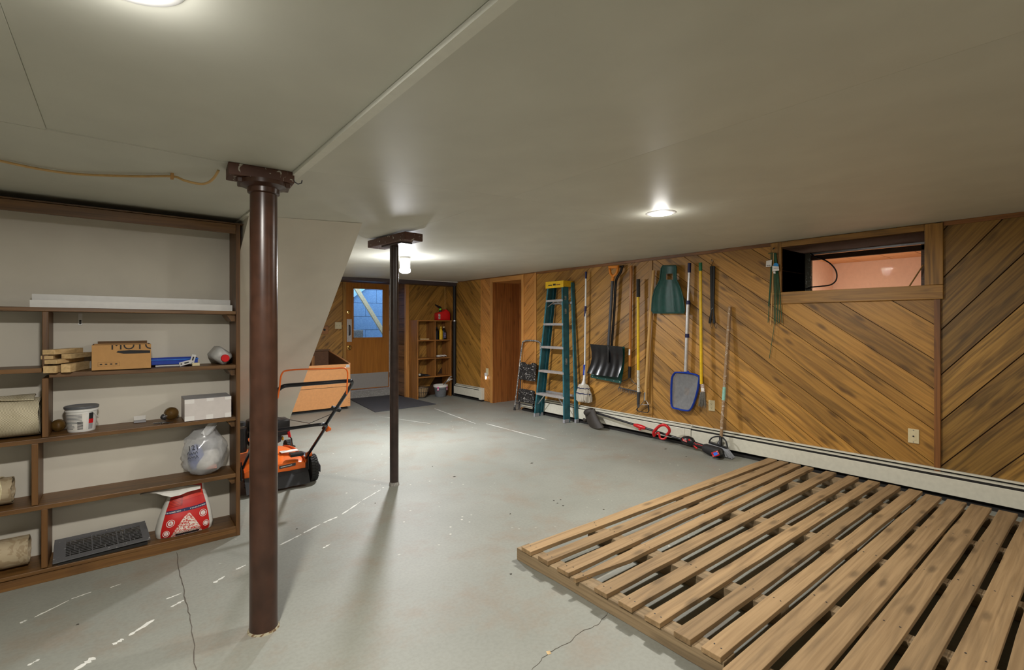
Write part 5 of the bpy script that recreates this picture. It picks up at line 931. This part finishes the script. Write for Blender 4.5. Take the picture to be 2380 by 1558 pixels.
for a, c in zip(yw[:7], y2[:7]):
    for x in (2.57, 3.29, 4.0):
        for dd in (-.03, .028): MB().lathe([(.004, 0), (.004, .0006)], (x+rp_.uniform(-.02, .02), a+(c-a)*(x-1.76)/3+dd, .0962), n=6).build('nail_head', 'darkgrey', pb2)
q = onZ(1706, 1514, .02); tag(MB().sheet([[q+V(-.012, 0, -.018), q+V(-.006, -.004, .03), q+V(-.002, 0, .06)], [q+V(.006, .005, -.018), q+V(.012, .006, .02), q+V(.008, .003, .045)]], (0, .001, 0)).build('plastic_scrap', 'clear'), 'small clear plastic scrap at the near corner between the pallets', 'scrap')
q = onZ(1275, 1518); tag(MB().add([q+V(-.012, -.008, .001), q+V(.006, -.012, .001), q+V(.012, .006, .001), q+V(-.004, .012, .001), q+V(0, 0, .006)], [(0, 1, 4), (1, 2, 4), (2, 3, 4), (3, 0, 4), (3, 2, 1, 0)]).build('wood_chip', 'offcut'), 'tiny pale wood chip on the floor by the crack', 'wood chip')

# ================================================================ lawn mower behind the thick post
mw = thing('lawn_mower', 'orange push lawn mower with black handle behind the thick post', 'lawn mower', (1.03, 4.75, 0))
mx0, mx1, my0, my1 = .79, 1.27, 4.42, 5.0
prof = [(0, .105), (0, .20), (.06, .235), (.30, .255), (.52, .235), (.72, .20), (.80, .16), (.82, .10)]
rows = []
for i in range(13):
    u = i/12; x = mx0+(mx1-mx0)*u; e = math.sin(math.pi*min(1, max(0, u)))**.35
    rows.append([V(x, my0+yy, .10+(zz-.10)*(.75+.25*e)+(.035 if .25 < u < .75 and 0.1 < yy < .5 else 0)) for yy, zz in prof])
MB().sheet(rows, (0, .004, -.004)).build('deck', 'orange', mw, smooth=40)
for x in (mx0, mx1-.004): MB().prism([V(x, my0+yy, zz*.96) for yy, zz in prof], (.004, 0, 0)).build('deck_side', 'orange', mw)
MB().lathe([(.12, 0), (.115, .03), (.09, .04)], (1.0, 4.74, .27), n=28).build('engine_plinth', 'orange', mw, smooth=40); MB().lathe([(.10, 0), (.098, .025)], (1.0, 4.74, .305), n=28).build('engine_base', 'engine', mw, smooth=40)
g = [[V(x, my0-.012-.03*j-.006*math.sin(i*2+j), .135-.11*j/3) for i, x in enumerate([mx0-.0+(mx1+.01-mx0)*k/10 for k in range(11)])] for j in range(4)]; MB().sheet(g, (0, .006, 0)).build('rear_flap', 'blackm', mw, smooth=50)
for z in (.105, .085, .065): MB().box((mx0, my0-.045+z*.1, z), (mx1, my0-.028+z*.1, z+.006)).build('flap_rib', 'blackm', mw)
q = onY(665, 1080, my0+.01); MB().obox((1.12, my0-.004, .178), (.065, 0, .004), (0, .002, 0), (0, 0, .012)).build('model_badge', 'darkgrey', mw); MB().obox((1.11, my0-.0065, .178), (.045, 0, .003), (0, .001, 0), (0, 0, .003)).build('badge_stripe', 'alu', mw)
eng = MB().box((.86, 4.62, .33), (1.13, 4.88, .47)).build('engine_block', 'engine', mw, bevel=.03, smooth=40)
MB().lathe([(.125, 0), (.128, .05), (.115, .085), (.06, .10)], (.98, 4.74, .46), n=28).build('recoil_cover', 'blackp', mw, smooth=40); MB().box((1.07, 4.60, .40), (1.19, 4.76, .54)).build('air_filter', 'blackp', mw, bevel=.015, smooth=40)
MB().tube([(.80, 4.66, .30), (.80, 4.66, .50)], .055, 16).build('fuel_tank', 'blackp', mw, smooth=40); MB().lathe([(.045, 0), (.045, .03), (.03, .035)], (.80, 4.66, .52), n=16).build('fuel_cap', 'blackm', mw, smooth=40); MB().lathe([(.024, 0), (.024, .02)], (1.08, 4.68, .545), n=12).build('knob', 'blackp', mw, smooth=40)
MB().tube([(1.17, 4.62, .42), (1.2, 4.60, .36), (1.21, 4.62, .30), (1.24, 4.64, .28)], .006, 8).build('spark_lead', 'blackp', mw, smooth=50); MB().tube([(1.175, 4.60, .43), (1.185, 4.60, .38)], .012, 8).build('spark_boot', 'red', mw, smooth=50); MB().box((1.14, 4.66, .345), (1.15, 4.72, .375)).build('warning_label', 'yellow', mw)
MB().box((1.10, 4.53, .262), (1.24, 4.60, .267)).build('warning_label', 'paper', mw)
def wheel(x, y, r, wd_, sgn):
    wh = MB().lathe([(r*.72, 0), (r*.97, .004), (r, .012), (r, wd_-.012), (r*.97, wd_-.004), (r*.72, wd_)], (x-wd_/2, y, r), (1, 0, 0), 36).build('wheel', 'rubber', mw, smooth=40)
    MB().lathe([(r*.70, 0), (r*.60, .006), (r*.25, .004), (r*.22, .012), (.0, .012)], (x+sgn*(wd_/2-.004), y, r), (sgn, 0, 0), 24, caps=False).build('hub', 'blackp', wh, smooth=40)
    tr = MB()
    for k in range(28):
        a = 2*math.pi*k/28
        for e in (-1, 1): tr.obox((x+e*wd_*.24, y+r*math.cos(a+.05*e), r+r*math.sin(a+.05*e)), (wd_*.22, 0, 0), (0, .004*math.cos(a), .004*math.sin(a)), (0, -.008*math.sin(a), .008*math.cos(a)))
    tr.build('tread', 'rubber', wh)
wheel(1.335, 4.47, .112, .062, 1); wheel(.725, 4.47, .112, .062, -1); wheel(1.32, 5.18, .112, .055, 1); wheel(.735, 5.18, .112, .055, -1)
MB().tube([(.70, 4.47, .112), (1.36, 4.47, .112)], .009, 8).build('rear_axle', 'steel', mw); MB().tube([(.73, 5.18, .112), (1.33, 5.18, .112)], .009, 8).build('front_axle', 'steel', mw)
g = [[V(1.27+.17*j/4, 4.56+.20*i/5-.01*j/4+.02*j/4*i/5, .20-.022*(j/4)**2*5+.025*math.sin(math.pi*i/5)) for i in range(6)] for j in range(5)]; MB().sheet(g, (0, 0, -.07)).build('side_chute', plain('dark_purple_black', (.022, .02, .03), .4), mw, bevel=.01, smooth=50)
for x, sg in ((1.285, 1), (.775, -1)): MB().prism([(x, 4.40, .12), (x, 4.50, .12), (x, 4.49, .24), (x, 4.42, .27)], (.008*sg, 0, 0)).build('handle_bracket', 'blackp', mw); MB().tube([(x+sg*.012, 4.43, .245), (x+sg*.035, 4.43, .245)], .022, 10).build('bracket_knob', 'orange', mw, smooth=40)
MB().box((1.14, 4.40, .245), (1.25, 4.47, .275)).build('height_lever', 'blackp', mw, bevel=.008)
# handle: two legs, middle bar, top bar with rounded corners
hy, hz = 3.47, .975; hl_, hr_ = onY(646, 905, hy).x, onY(824, 886, hy).x
lo_l, lo_r = V(.785, 4.43, .24), V(1.275, 4.43, .24); hi_l, hi_r = V(hl_, hy, hz), V(hr_, hy, hz)
def hp(u, v): return lo_l.lerp(lo_r, u).lerp(hi_l.lerp(hi_r, u), v)
up_ = arc([hp(0, .40), hp(0, .86), hp(.012, .94), hp(.06, .99), hp(.14, 1), hp(.5, 1), hp(.90, 1), hp(.965, .99), hp(.995, .95), hp(1, .88), hp(1, .40)], 4); MB().tube(up_, .0135, 12).build('upper_handle', 'tube', mw, smooth=60)
low = arc([hp(0, 0), hp(0, .40), hp(.03, .47), hp(.10, .50), hp(.5, .505), hp(.88, .505), hp(.97, .48), hp(1, .42), hp(1, 0)], 4); MB().tube([p+V(0, .002, -.022) for p in low], .0125, 12).build('lower_handle', 'tube', mw, smooth=60)
oY = hy-.02; bl_ = [onY(x, y, oY) for x, y in [(645, 927), (650, 900), (652, 880), (656, 868), (665, 862), (700, 859), (770, 857), (795, 855.5), (804, 858), (808, 868), (807, 890), (806, 917)]]; MB().tube(arc(bl_, 3), .0055, 8).build('bail_bar', 'orange', mw, smooth=60)
p = hp(1, .66); MB().obox(p, (.035, 0, -.012), (0, .010, .008), (.004, -.008, .012)).build('rope_guide', 'blackp', mw, bevel=.004)
for u in (0, 1): MB().lathe([(.018, 0), (.026, .012), (.012, .04)], hp(u, .42)+V(.012 if u else -.012, 0, -.015), (1 if u else -1, 0, -.3), 12).build('wing_knob', 'orange', mw, smooth=50)
MB().tube([hp(.985, .60), hp(.7, .52)+V(0, 0, -.01), (1.08, 4.68, .56)], .0025, 6).build('pull_rope', 'darkgrey', mw)

# ================================================================ far end: orange cabinet, mat, bookcase and its contents
cb2 = thing('storage_bin', 'orange painted wooden bin with open top left of the back door', 'bin', (2.4, 8.3, 0)); x0, x1, yf, yk, hf, hk = 1.86, 2.94, 7.82, 8.83, .735, .905
MB().box((x0, yf, .045), (x1, yf+.02, .66)).build('front_panel', 'cabinet', cb2, bevel=.003); MB().box((x0, yf-.004, .662), (x1, yf+.02, hf)).build('front_rail', 'cabinet', cb2, bevel=.003); MB().box((x0, yf-.0015, .37), (x1-.002, yf, .375)).build('panel_groove', 'dark', cb2)
for x in (x0, x1-.02): MB().hexa([(x, yf+.02, .045), (x+.02, yf+.02, .045), (x+.02, yk, .045), (x, yk, .045), (x, yf+.02, hf), (x+.02, yf+.02, hf), (x+.02, yk, hk), (x, yk, hk)]).build('side_panel', 'cabin' if x > 2 else 'cabinet', cb2)
MB().hexa([(x1-.022, yf, hf), (x1+.004, yf, hf), (x1+.004, yk, hk), (x1-.022, yk, hk), (x1-.022, yf, hf+.012), (x1+.004, yf, hf+.012), (x1+.004, yk, hk+.012), (x1-.022, yk, hk+.012)]).build('side_cap', 'cabinet', cb2); MB().box((x1, yf+.001, .045), (x1+.003, yk, hf)).build('side_skin', 'cabinet', cb2)
MB().box((x0, yk-.02, .045), (x1, yk, hk)).build('back_panel', 'cabin', cb2); MB().box((x0, yk-.05, hk+.002), (x1-.0, yk, hk+.03)).build('back_cap', 'log', cb2, bevel=.003); MB().box((x0, yf+.02, .05), (x1, yk-.02, .07)).build('bin_floor', 'cabin', cb2)
MB().box((2.55, 8.55, .07), (2.60, 8.80, .84)).build('inner_post', 'case_z', cb2, bevel=.003); MB().box((1.9, 8.72, .30), (2.55, 8.80, .66)).build('inner_board', 'case_x', cb2); MB().box((1.9, 8.71, .67), (2.55, 8.80, .80)).build('inner_board', 'case_x', cb2)
MB().box((x0+.04, yf+.04, 0), (x1-.03, yk-.04, .045)).build('plinth', 'dark', cb2); MB().box((x1-.07, yf-.0045, hf-.055), (x1-.012, yf-.004, hf-.012)).build('sticker', speck('torn_sticker', (.6, .58, .55), (.3, .2, .18), 60, .6, .7), cb2)
for z in (.10, .14, .17): MB().lathe([(.005, 0), (.005, .001)], (x1-.02, yf, z), (0, -1, 0), 8).build('nail_head', 'dark', cb2)
mt = [V(3.12, 7.25, 0), V(4.25, 7.31, 0), V(4.19, 8.80, 0), V(3.30, 8.82, 0)]; cc = sum(mt, V(0, 0, 0))/4
tag(MB().prism([p+V(0, 0, .001) for p in mt], (0, 0, .009)).build('door_mat', 'mat', bevel=.003), 'dark grey rectangular mat on the floor before the back door', 'mat')
bc = thing('bookcase', 'open orange-brown wooden bookcase with eight pigeonholes in the back corner', 'bookcase', (4.62, 8.17, 0)); bx0, bx1, by0, by1 = 4.255, 4.99, 8.0, 8.325
zt = onY(969.6, 747, by0).z; zs = [onY(972, y, by0).z for y in (791, 834, 877.5)]; bm0 = onY(1012, 800, by0).x
MB().box((bx0, by0, .0), (bx0+.022, by1, zt)).build('side_panel', 'case_z', bc, bevel=.002); MB().box((bx1-.022, by0, 0), (bx1, by1, zt)).build('side_panel', 'case_z', bc, bevel=.002); MB().box((bx0, by0-.004, zt), (bx1+.005, by1, zt+.02)).build('top_board', 'case_x', bc, bevel=.002)
lev = zs+[zt]
for z in zs: MB().box((bx0+.022, by0+.002, z-.02), (bx1-.022, by1, z)).build('shelf_board', 'case_x', bc, bevel=.002)
lo = [zs[2], zs[1], zs[0]]; hi = [zs[1]-.02, zs[0]-.02, zt]
for a, c in zip(lo, hi): MB().box((bm0-.01, by0+.003, a), (bm0+.01, by1, c)).build('divider', 'case_z', bc, bevel=.002)
# red fuel can on top
q = onY(1031, 743, 8.13); fz_ = zt+.021; fc = thing('fuel_can', 'red plastic fuel can with black and green spout on the bookcase', 'fuel can', (4.84, 8.14, fz_)); fx0, fx1 = onY(1017, 740, 8.08).x, min(onY(1049.5, 740, 8.08).x, 5.0); fh = .225; wd_ = (fx1-fx0)
sil = [(0, 0), (1, 0), (1, .55), (.93, .75), (.72, .92), (.60, .93), (.56, .84), (.30, .72), (.05, .66), (0, .55)]
MB().prism([(fx0+wd_*u, 8.06, fz_+fh*v) for u, v in sil], (0, .15, 0)).build('can_body', 'redf', fc, bevel=.018, smooth=50); p = V(fx0+wd_*.30, 8.12, fz_+fh*.70)
MB().lathe([(.026, 0), (.026, .03), (.022, .035)], p, (0, 0, 1), 16).build('collar', 'blackp', fc, smooth=40); MB().lathe([(.022, .033), (.025, .05), (.022, .075)], p, (0, 0, 1), 16).build('green_valve', plain('lime_green', (.16, .55, .03), .4), fc, smooth=40); MB().tube([p+V(.01, 0, .08), p+V(-.05, -.02, .10), p+V(-.13, -.04, .135)], [.024, .022, .012], 12).build('spout', 'blackp', fc, smooth=50)
MB().box((fx0+wd_*.03, 8.058, fz_+.02), (fx0+wd_*.18, 8.06, fz_+.12)).build('label', speck('can_label', (.6, .55, .5), (.12, .1, .1), 60, .5, .5), fc)
def bottle(x, y, z, w2, d2, h, mat, capm, lab, lean=0):
    t = thing('oil_bottle', lab, 'bottle', (x, y, z), 'bottles in the bookcase')
    rows = [(1, 0), (1, .55), (.95, .66), (.55, .80), (.32, .86), (.30, .92)]; vs, fs = [], []
    for k, v in rows: vs += [V(x+w2*k*cx_+lean*v, y+d2*min(1, k*1.1)*cy_, z+h*v) for cx_, cy_ in ((-1, -.6), (-.6, -1), (.6, -1), (1, -.6), (1, .6), (.6, 1), (-.6, 1), (-1, .6))]
    for i in range(5): fs += [(i*8+k, i*8+(k+1) % 8, (i+1)*8+(k+1) % 8, (i+1)*8+k) for k in range(8)]
    MB().add(vs, fs+[tuple(range(8))[::-1], tuple(range(40, 48))]).build('bottle', mat, t, smooth=50); MB().lathe([(.017, h*.92), (.017, h)], (x+lean, y, z), n=14).build('cap', capm, t, smooth=40)
    return t
z = zs[0]+.001
bottle(4.755, 8.16, z, .045, .035, .235, 'blackp', 'blackp', 'black oil bottle at the left of the upper right pigeonhole')
t = bottle(4.805, 8.09, z, .030, .03, .245, 'yellow', 'yellow', 'yellow bottle between black bottles in the upper right pigeonhole')
t = bottle(4.872, 8.09, z, .034, .03, .245, 'blackp', 'ivory', 'black oil bottle with ivory cap and printed label'); MB().box((4.848, 8.058, z+.03), (4.895, 8.0585, z+.13)).build('label', speck('oil_label', (.05, .05, .16), (.55, .5, .55), 70, .55, .5), t)
bottle(4.928, 8.16, z, .035, .035, .20, 'blackp', 'blackp', 'short black oil bottle at the right of the upper right pigeonhole')
z = zs[0]+.001; tag(MB().beam((4.36, 8.10, z+.012), (4.53, 8.06, z+.012), .03, .022).build('wood_stick', 'offcut', bevel=.003), 'short pale wood stick in the upper left pigeonhole', 'stick')
z = zs[1]+.001; gl = thing('white_gloves', 'crumpled white work gloves in the middle right pigeonhole', 'gloves', (4.84, 8.12, z)); rg3 = random.Random(8)
for k in range(2):
    c = V(4.76+.08*k, 8.09+.05*k, z+.022); MB().ball(c, (.055, .04, .02), 14, 8).build('palm', 'paper', gl, smooth=60)
    for j in range(4): MB().tube([c+V(.03, -.02+.013*j, 0), c+V(.07+.01*j, -.03+.02*j, .008), c+V(.10, -.035+.022*j, -.008)], [.011, .010, .007], 8).build('finger', 'paper', gl, smooth=60)
z = zs[2]+.001; pt = thing('power_tool', 'small dark hand tool lying in the lower left pigeonhole', 'tool', (4.43, 8.1, z)); MB().tube([(4.33, 8.08, z+.03), (4.37, 8.08, z+.03), (4.44, 8.10, z+.022), (4.54, 8.11, z+.016)], [.028, .03, .02, .014], 12).build('body', 'blackm', pt, smooth=50); MB().lathe([(.02, 0), (.02, .02)], (4.335, 8.065, z+.035), (-.3, -1, .2), 14).build('chrome_end', 'chrome', pt, smooth=40); MB().tube([(4.45, 8.07, z+.01), (4.55, 8.06, z+.012)], .010, 8).build('side_handle', 'darkgrey', pt, smooth=50)
# wire basket
wb_ = thing('wire_basket', 'dark wire basket with coco liner on the floor in the bookcase', 'basket', (4.43, 8.14, 0)); c0 = V(4.43, 8.15, .0)
def bk_(a, v): r = .075+.068*v**.7; return c0+V(r*math.cos(a), r*.9*math.sin(a), .01+.19*v)
for v in (0, .5, 1): MB().tube([bk_(2*math.pi*k/20, v) for k in range(20)], .004 if v < 1 else .006, 6, closed=True).build('hoop', 'blackm', wb_, smooth=60)
for k in range(18): MB().tube([bk_(2*math.pi*k/18, v/5) for v in range(6)], .0028, 5).build('wire', 'blackm', wb_, smooth=60)
MB().lathe([(.065, .012), (.10, .06), (.122, .13), (.132, .185), (.125, .185), (.09, .08), (.0, .05)], c0, n=24, sy=.9, caps=False).build('liner', 'nylon', wb_, smooth=60)
# grey bucket with shoe trees
gb = thing('grey_bucket', 'grey bucket with white rim and pink tags in the bookcase bottom', 'bucket', (4.79, 8.10, 0)); c0 = (4.775, 8.05, .0)
MB().lathe([(.095, .002), (.098, .01), (.118, .15), (.125, .155), (.128, .19), (.12, .19), (.09, .02), (0, .015)], c0, n=28, caps=False).build('pail', 'greyp', gb, smooth=40); MB().lathe([(.132, .185), (.138, .19), (.138, .225), (.13, .23), (.122, .226), (.122, .19)], c0, n=28, caps=False).build('rim', 'paper', gb, smooth=40); MB().lathe([(.0, .20), (.122, .20), (.122, .206), (.0, .21)], c0, n=24, caps=False).build('contents', 'rug', gb)
for u in (-50, 28): a = math.radians(u); p = V(4.775+.141*math.sin(a), 8.05-.141*math.cos(a), .165); t_ = V(math.cos(a), math.sin(a), 0); MB().obox(p, t_*.016, V(0, 0, .034), t_.cross(V(0, 0, 1))*.001).build('pink_tag', 'pink', gb); MB().obox(p+t_.cross(V(0, 0, 1))*.0013+V(0, 0, -.012), t_*.012, V(0, 0, .012), t_.cross(V(0, 0, 1))*.0004).build('tag_print', 'paper', gb)
for k, (dx, dz) in enumerate(((.0, 0), (.04, -.01), (.03, .035))):
    ss = thing('serving_spoon', ('white spoon-like handle leaning left in the grey bucket', 'white spoon-like handle leaning right in the grey bucket', 'grey spoon-like handle rising highest from the grey bucket')[k], 'spoon', (4.80, 8.09, .2)); a = V(4.80+.01*k, 7.99+.02*k, .225); d = V(.07+dx, -.10, .12+dz)
    MB().tube([a, a+d*.6], .005, 6).build('handle', 'steel', ss); MB().tube([a+d*.55, a+d*.75, a+d*.95, a+d*1.08+V(.02, 0, -.008)], [.006, .018, .019, .008], 10, flat=.6).build('bowl', 'paper' if k < 2 else 'greyl', ss, smooth=60)
